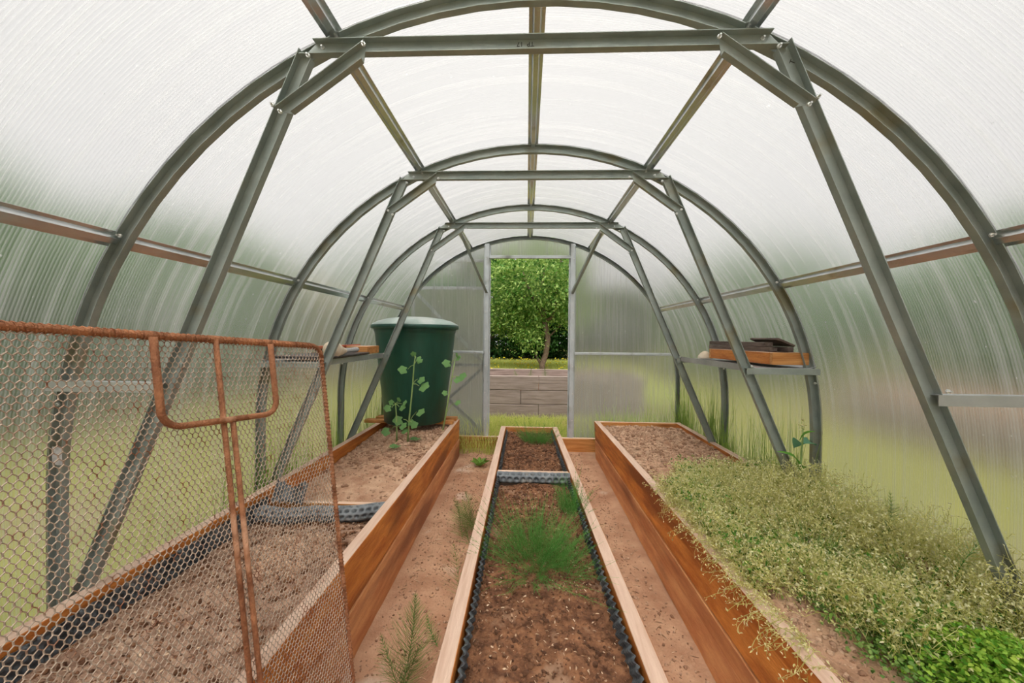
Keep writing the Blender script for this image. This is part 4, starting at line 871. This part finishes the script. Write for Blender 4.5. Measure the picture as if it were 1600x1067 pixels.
# apple tree
TB = np.array([.47, 10.9, lawn_z(np.array(.47), np.array(10.9))-.03])
tr = thing('apple_tree', tuple(TB), 'young fruit tree with a slanting bare trunk, seen through the doorway', 'tree')
def TP(u, v, Y=10.9): return at(u, v, Y)
trunk = [TB, TP(847, 570), TP(853, 552), TP(856, 530), TP(853, 512), TP(850, 500)]
mb = MB(); mb.tube(trunk, [.10, .085, .08, .08, .075, .07], 12); mb.build('trunk', 'bark', tr, smooth=True)
brs = [([(847, 572), (841, 562), (836, 552), (834, 545)], .045), ([(851, 502), (864, 495), (868, 475), (869, 455), (866, 440), (872, 420), (880, 400), (884, 380)], .055), ([(850, 500), (852, 490), (846, 478), (838, 470)], .05), ([(850, 498), (830, 460), (822, 440), (817, 425), (820, 412), (818, 395), (816, 370)], .045),
       ([(822, 440), (806, 425), (797, 412), (790, 400), (780, 385)], .03), ([(854, 530), (864, 520), (876, 508), (890, 495)], .03), ([(830, 460), (800, 470), (785, 480), (770, 478)], .025), ([(838, 470), (848, 440), (852, 410), (850, 375)], .03)]
for pl, r in brs:
    pts = [TP(u, v, 10.9+(i*.12 if r < .05 else -i*.06)) for i, (u, v) in enumerate(pl)]; mb = MB(); mb.tube(pts, np.linspace(r, r*.35, len(pts)), 8); mb.build('branch', 'bark', tr, smooth=True)
def foliage(name, C, S, n_, L_, m_, parent, core=.35, droop=.0):
    """leaves set along twigs that fill an ellipsoid shell"""
    C, S = np.array(C), np.array(S); k = n_//7; d = unit(rng.normal(size=(k, 3))); r = (rng.random(k)**.5)*(1-core)+core; r = r*(1+.35*fbm(d[:, 0]*3+C[0], d[:, 2]*3+C[1], 2))
    T_ = C+d*r[:, None]*S; td = unit(d*S+rng.normal(0, .6, (k, 3))); out = []
    for j in range(7):
        p = T_+td*(j*L_*.55)+rng.normal(0, L_*.35, (k, 3)); out.append(leaves(p, td+rng.normal(0, .7, (k, 3))-[0, 0, droop], L_*rng.uniform(.7, 1.25, k), L_*.55*rng.uniform(.8, 1.2, k), .12))
    V, Q = merge(out); o = build(name, V, Q, m_, parent)
    if parent is not None: o['kind'] = 'stuff'
    return o
foliage('foliage', (.25, 10.9, 2.85), (1.45, 1.3, 1.08), 8500, .10, 'apple_leaf', tr, .15)
foliage('foliage', (-.6, 11.2, 2.0), (1.1, .9, .65), 2600, .09, 'apple_leaf', tr, .1); foliage('foliage', (1.35, 11.0, 2.0), (.75, .8, .7), 1800, .09, 'apple_leaf', tr, .1)
foliage('foliage', (-.45, 11.5, 1.75), (1.1, .6, .5), 2400, .09, 'apple_leaf', tr, .1); foliage('foliage', (.05, 10.7, 1.15), (.42, .35, .45), 800, .085, 'apple_leaf', tr, .1)
foliage('foliage', (.6, 10.8, 1.95), (.55, .4, .4), 1100, .085, 'apple_leaf', tr, .1)
# hedge trees: own mesh per kind, then copies
def bush(name, loc, S, n_, L_, m_, lab, cat='tree'):
    loc = np.array(loc, float); B = thing(name, tuple(loc), lab, cat, 'trees and shrubs around the garden'); mb = MB()
    for j in range(3):
        q = rng.uniform(0, 6.28); mb.tube([loc+[.1*math.cos(q), .1*math.sin(q), 0], loc+[.3*math.cos(q), .3*math.sin(q), S[2]*.7], loc+[.6*math.cos(q)*S[0]/2, .6*math.sin(q)*S[1]/2, S[2]*1.5]], [.09, .06, .02], 7)
    mb.build('trunk', 'bark', B, smooth=True)
    foliage('foliage', loc+[0, 0, S[2]*1.02], S, n_, L_, m_, B, .45)
    return B
def copy_tree(B, loc, rz, lab):
    c = B.copy(); COL.objects.link(c); c.location = loc; c.rotation_euler = (0, 0, rz); c['label'] = lab
    for ch in list(B.children):
        d = ch.copy(); COL.objects.link(d); d.parent = c
    return c
gz = lambda x, y: float(lawn_z(np.array(float(x)), np.array(float(y))))
d0 = bush('hedge_tree', (-1.6, 16.5, gz(-1.6, 16.5)), (2.2, 1.6, 2.6), 20000, .14, 'hedge_leaf', 'dark dense tree left of centre behind the fruit tree'); d0.scale = (1, 1, .86)
copy_tree(d0, (1.0, 17.2, gz(1, 17.2)), 1.3, 'dark dense tree directly behind the fruit tree trunk'); copy_tree(d0, (3.9, 16.6, gz(3.9, 16.6)), 2.4, 'dark dense tree right of the fruit tree').scale = (1, 1, .58)
copy_tree(d0, (-5.2, 15.8, gz(-5, 15.5)), 4.0, 'dark dense tree far left beyond the end wall').scale = (1, 1, .55)
copy_tree(d0, (.2, 19.6, gz(.2, 19.6)), 5.1, 'dark dense tree filling the gap in the back row')
l0 = bush('garden_shrub', (-7.2, 7.5, gz(-7.2, 7.5)), (2.2, 2.2, 1.55), 11000, .17, 'hedge_light', 'green shrub far outside the left wall, level with the barrel', 'shrub')
for (x, y_, r, lb) in ((-7.6, 3.2, 1, 'green shrub outside the left wall behind the wire screen'), (-7.4, -.8, 2, 'green shrub outside the left wall at the left edge of view'), (6.2, 10.5, 3, 'green shrub beyond the right part of the end wall'),
                       (9.5, 7.0, 4, 'green shrub outside the right wall past the shelf'), (9.8, 2.6, 5, 'green shrub outside the right wall behind the brown bed'), (9.6, -1.5, .5, 'green shrub outside at the right edge of view'), (-4.2, 11.2, 2.8, 'green shrub beyond the open door leaf')):
    copy_tree(l0, (x, y_, gz(x, y_)), r, lb)
sh = thing('garden_shed', (-5.4, 9.7, 0), 'peach coloured shed blurred behind the left wall', 'shed')
mb = MB(); mb.box(-6.1, -4.7, 9.0, 10.4, -.05, 1.75); mb.build('shed_wall', 'peach_plaster', sh)
mb = MB(); mb.add([(-6.2, 8.9, 1.74), (-4.6, 8.9, 1.74), (-4.6, 10.5, 1.74), (-6.2, 10.5, 1.74), (-5.4, 8.9, 2.5), (-5.4, 10.5, 2.5)], [[0, 1, 4], [2, 3, 5], [1, 2, 5, 4], [3, 0, 4, 5], [3, 2, 1, 0]]); mb.build('shed_roof', 'peach_plaster', sh)
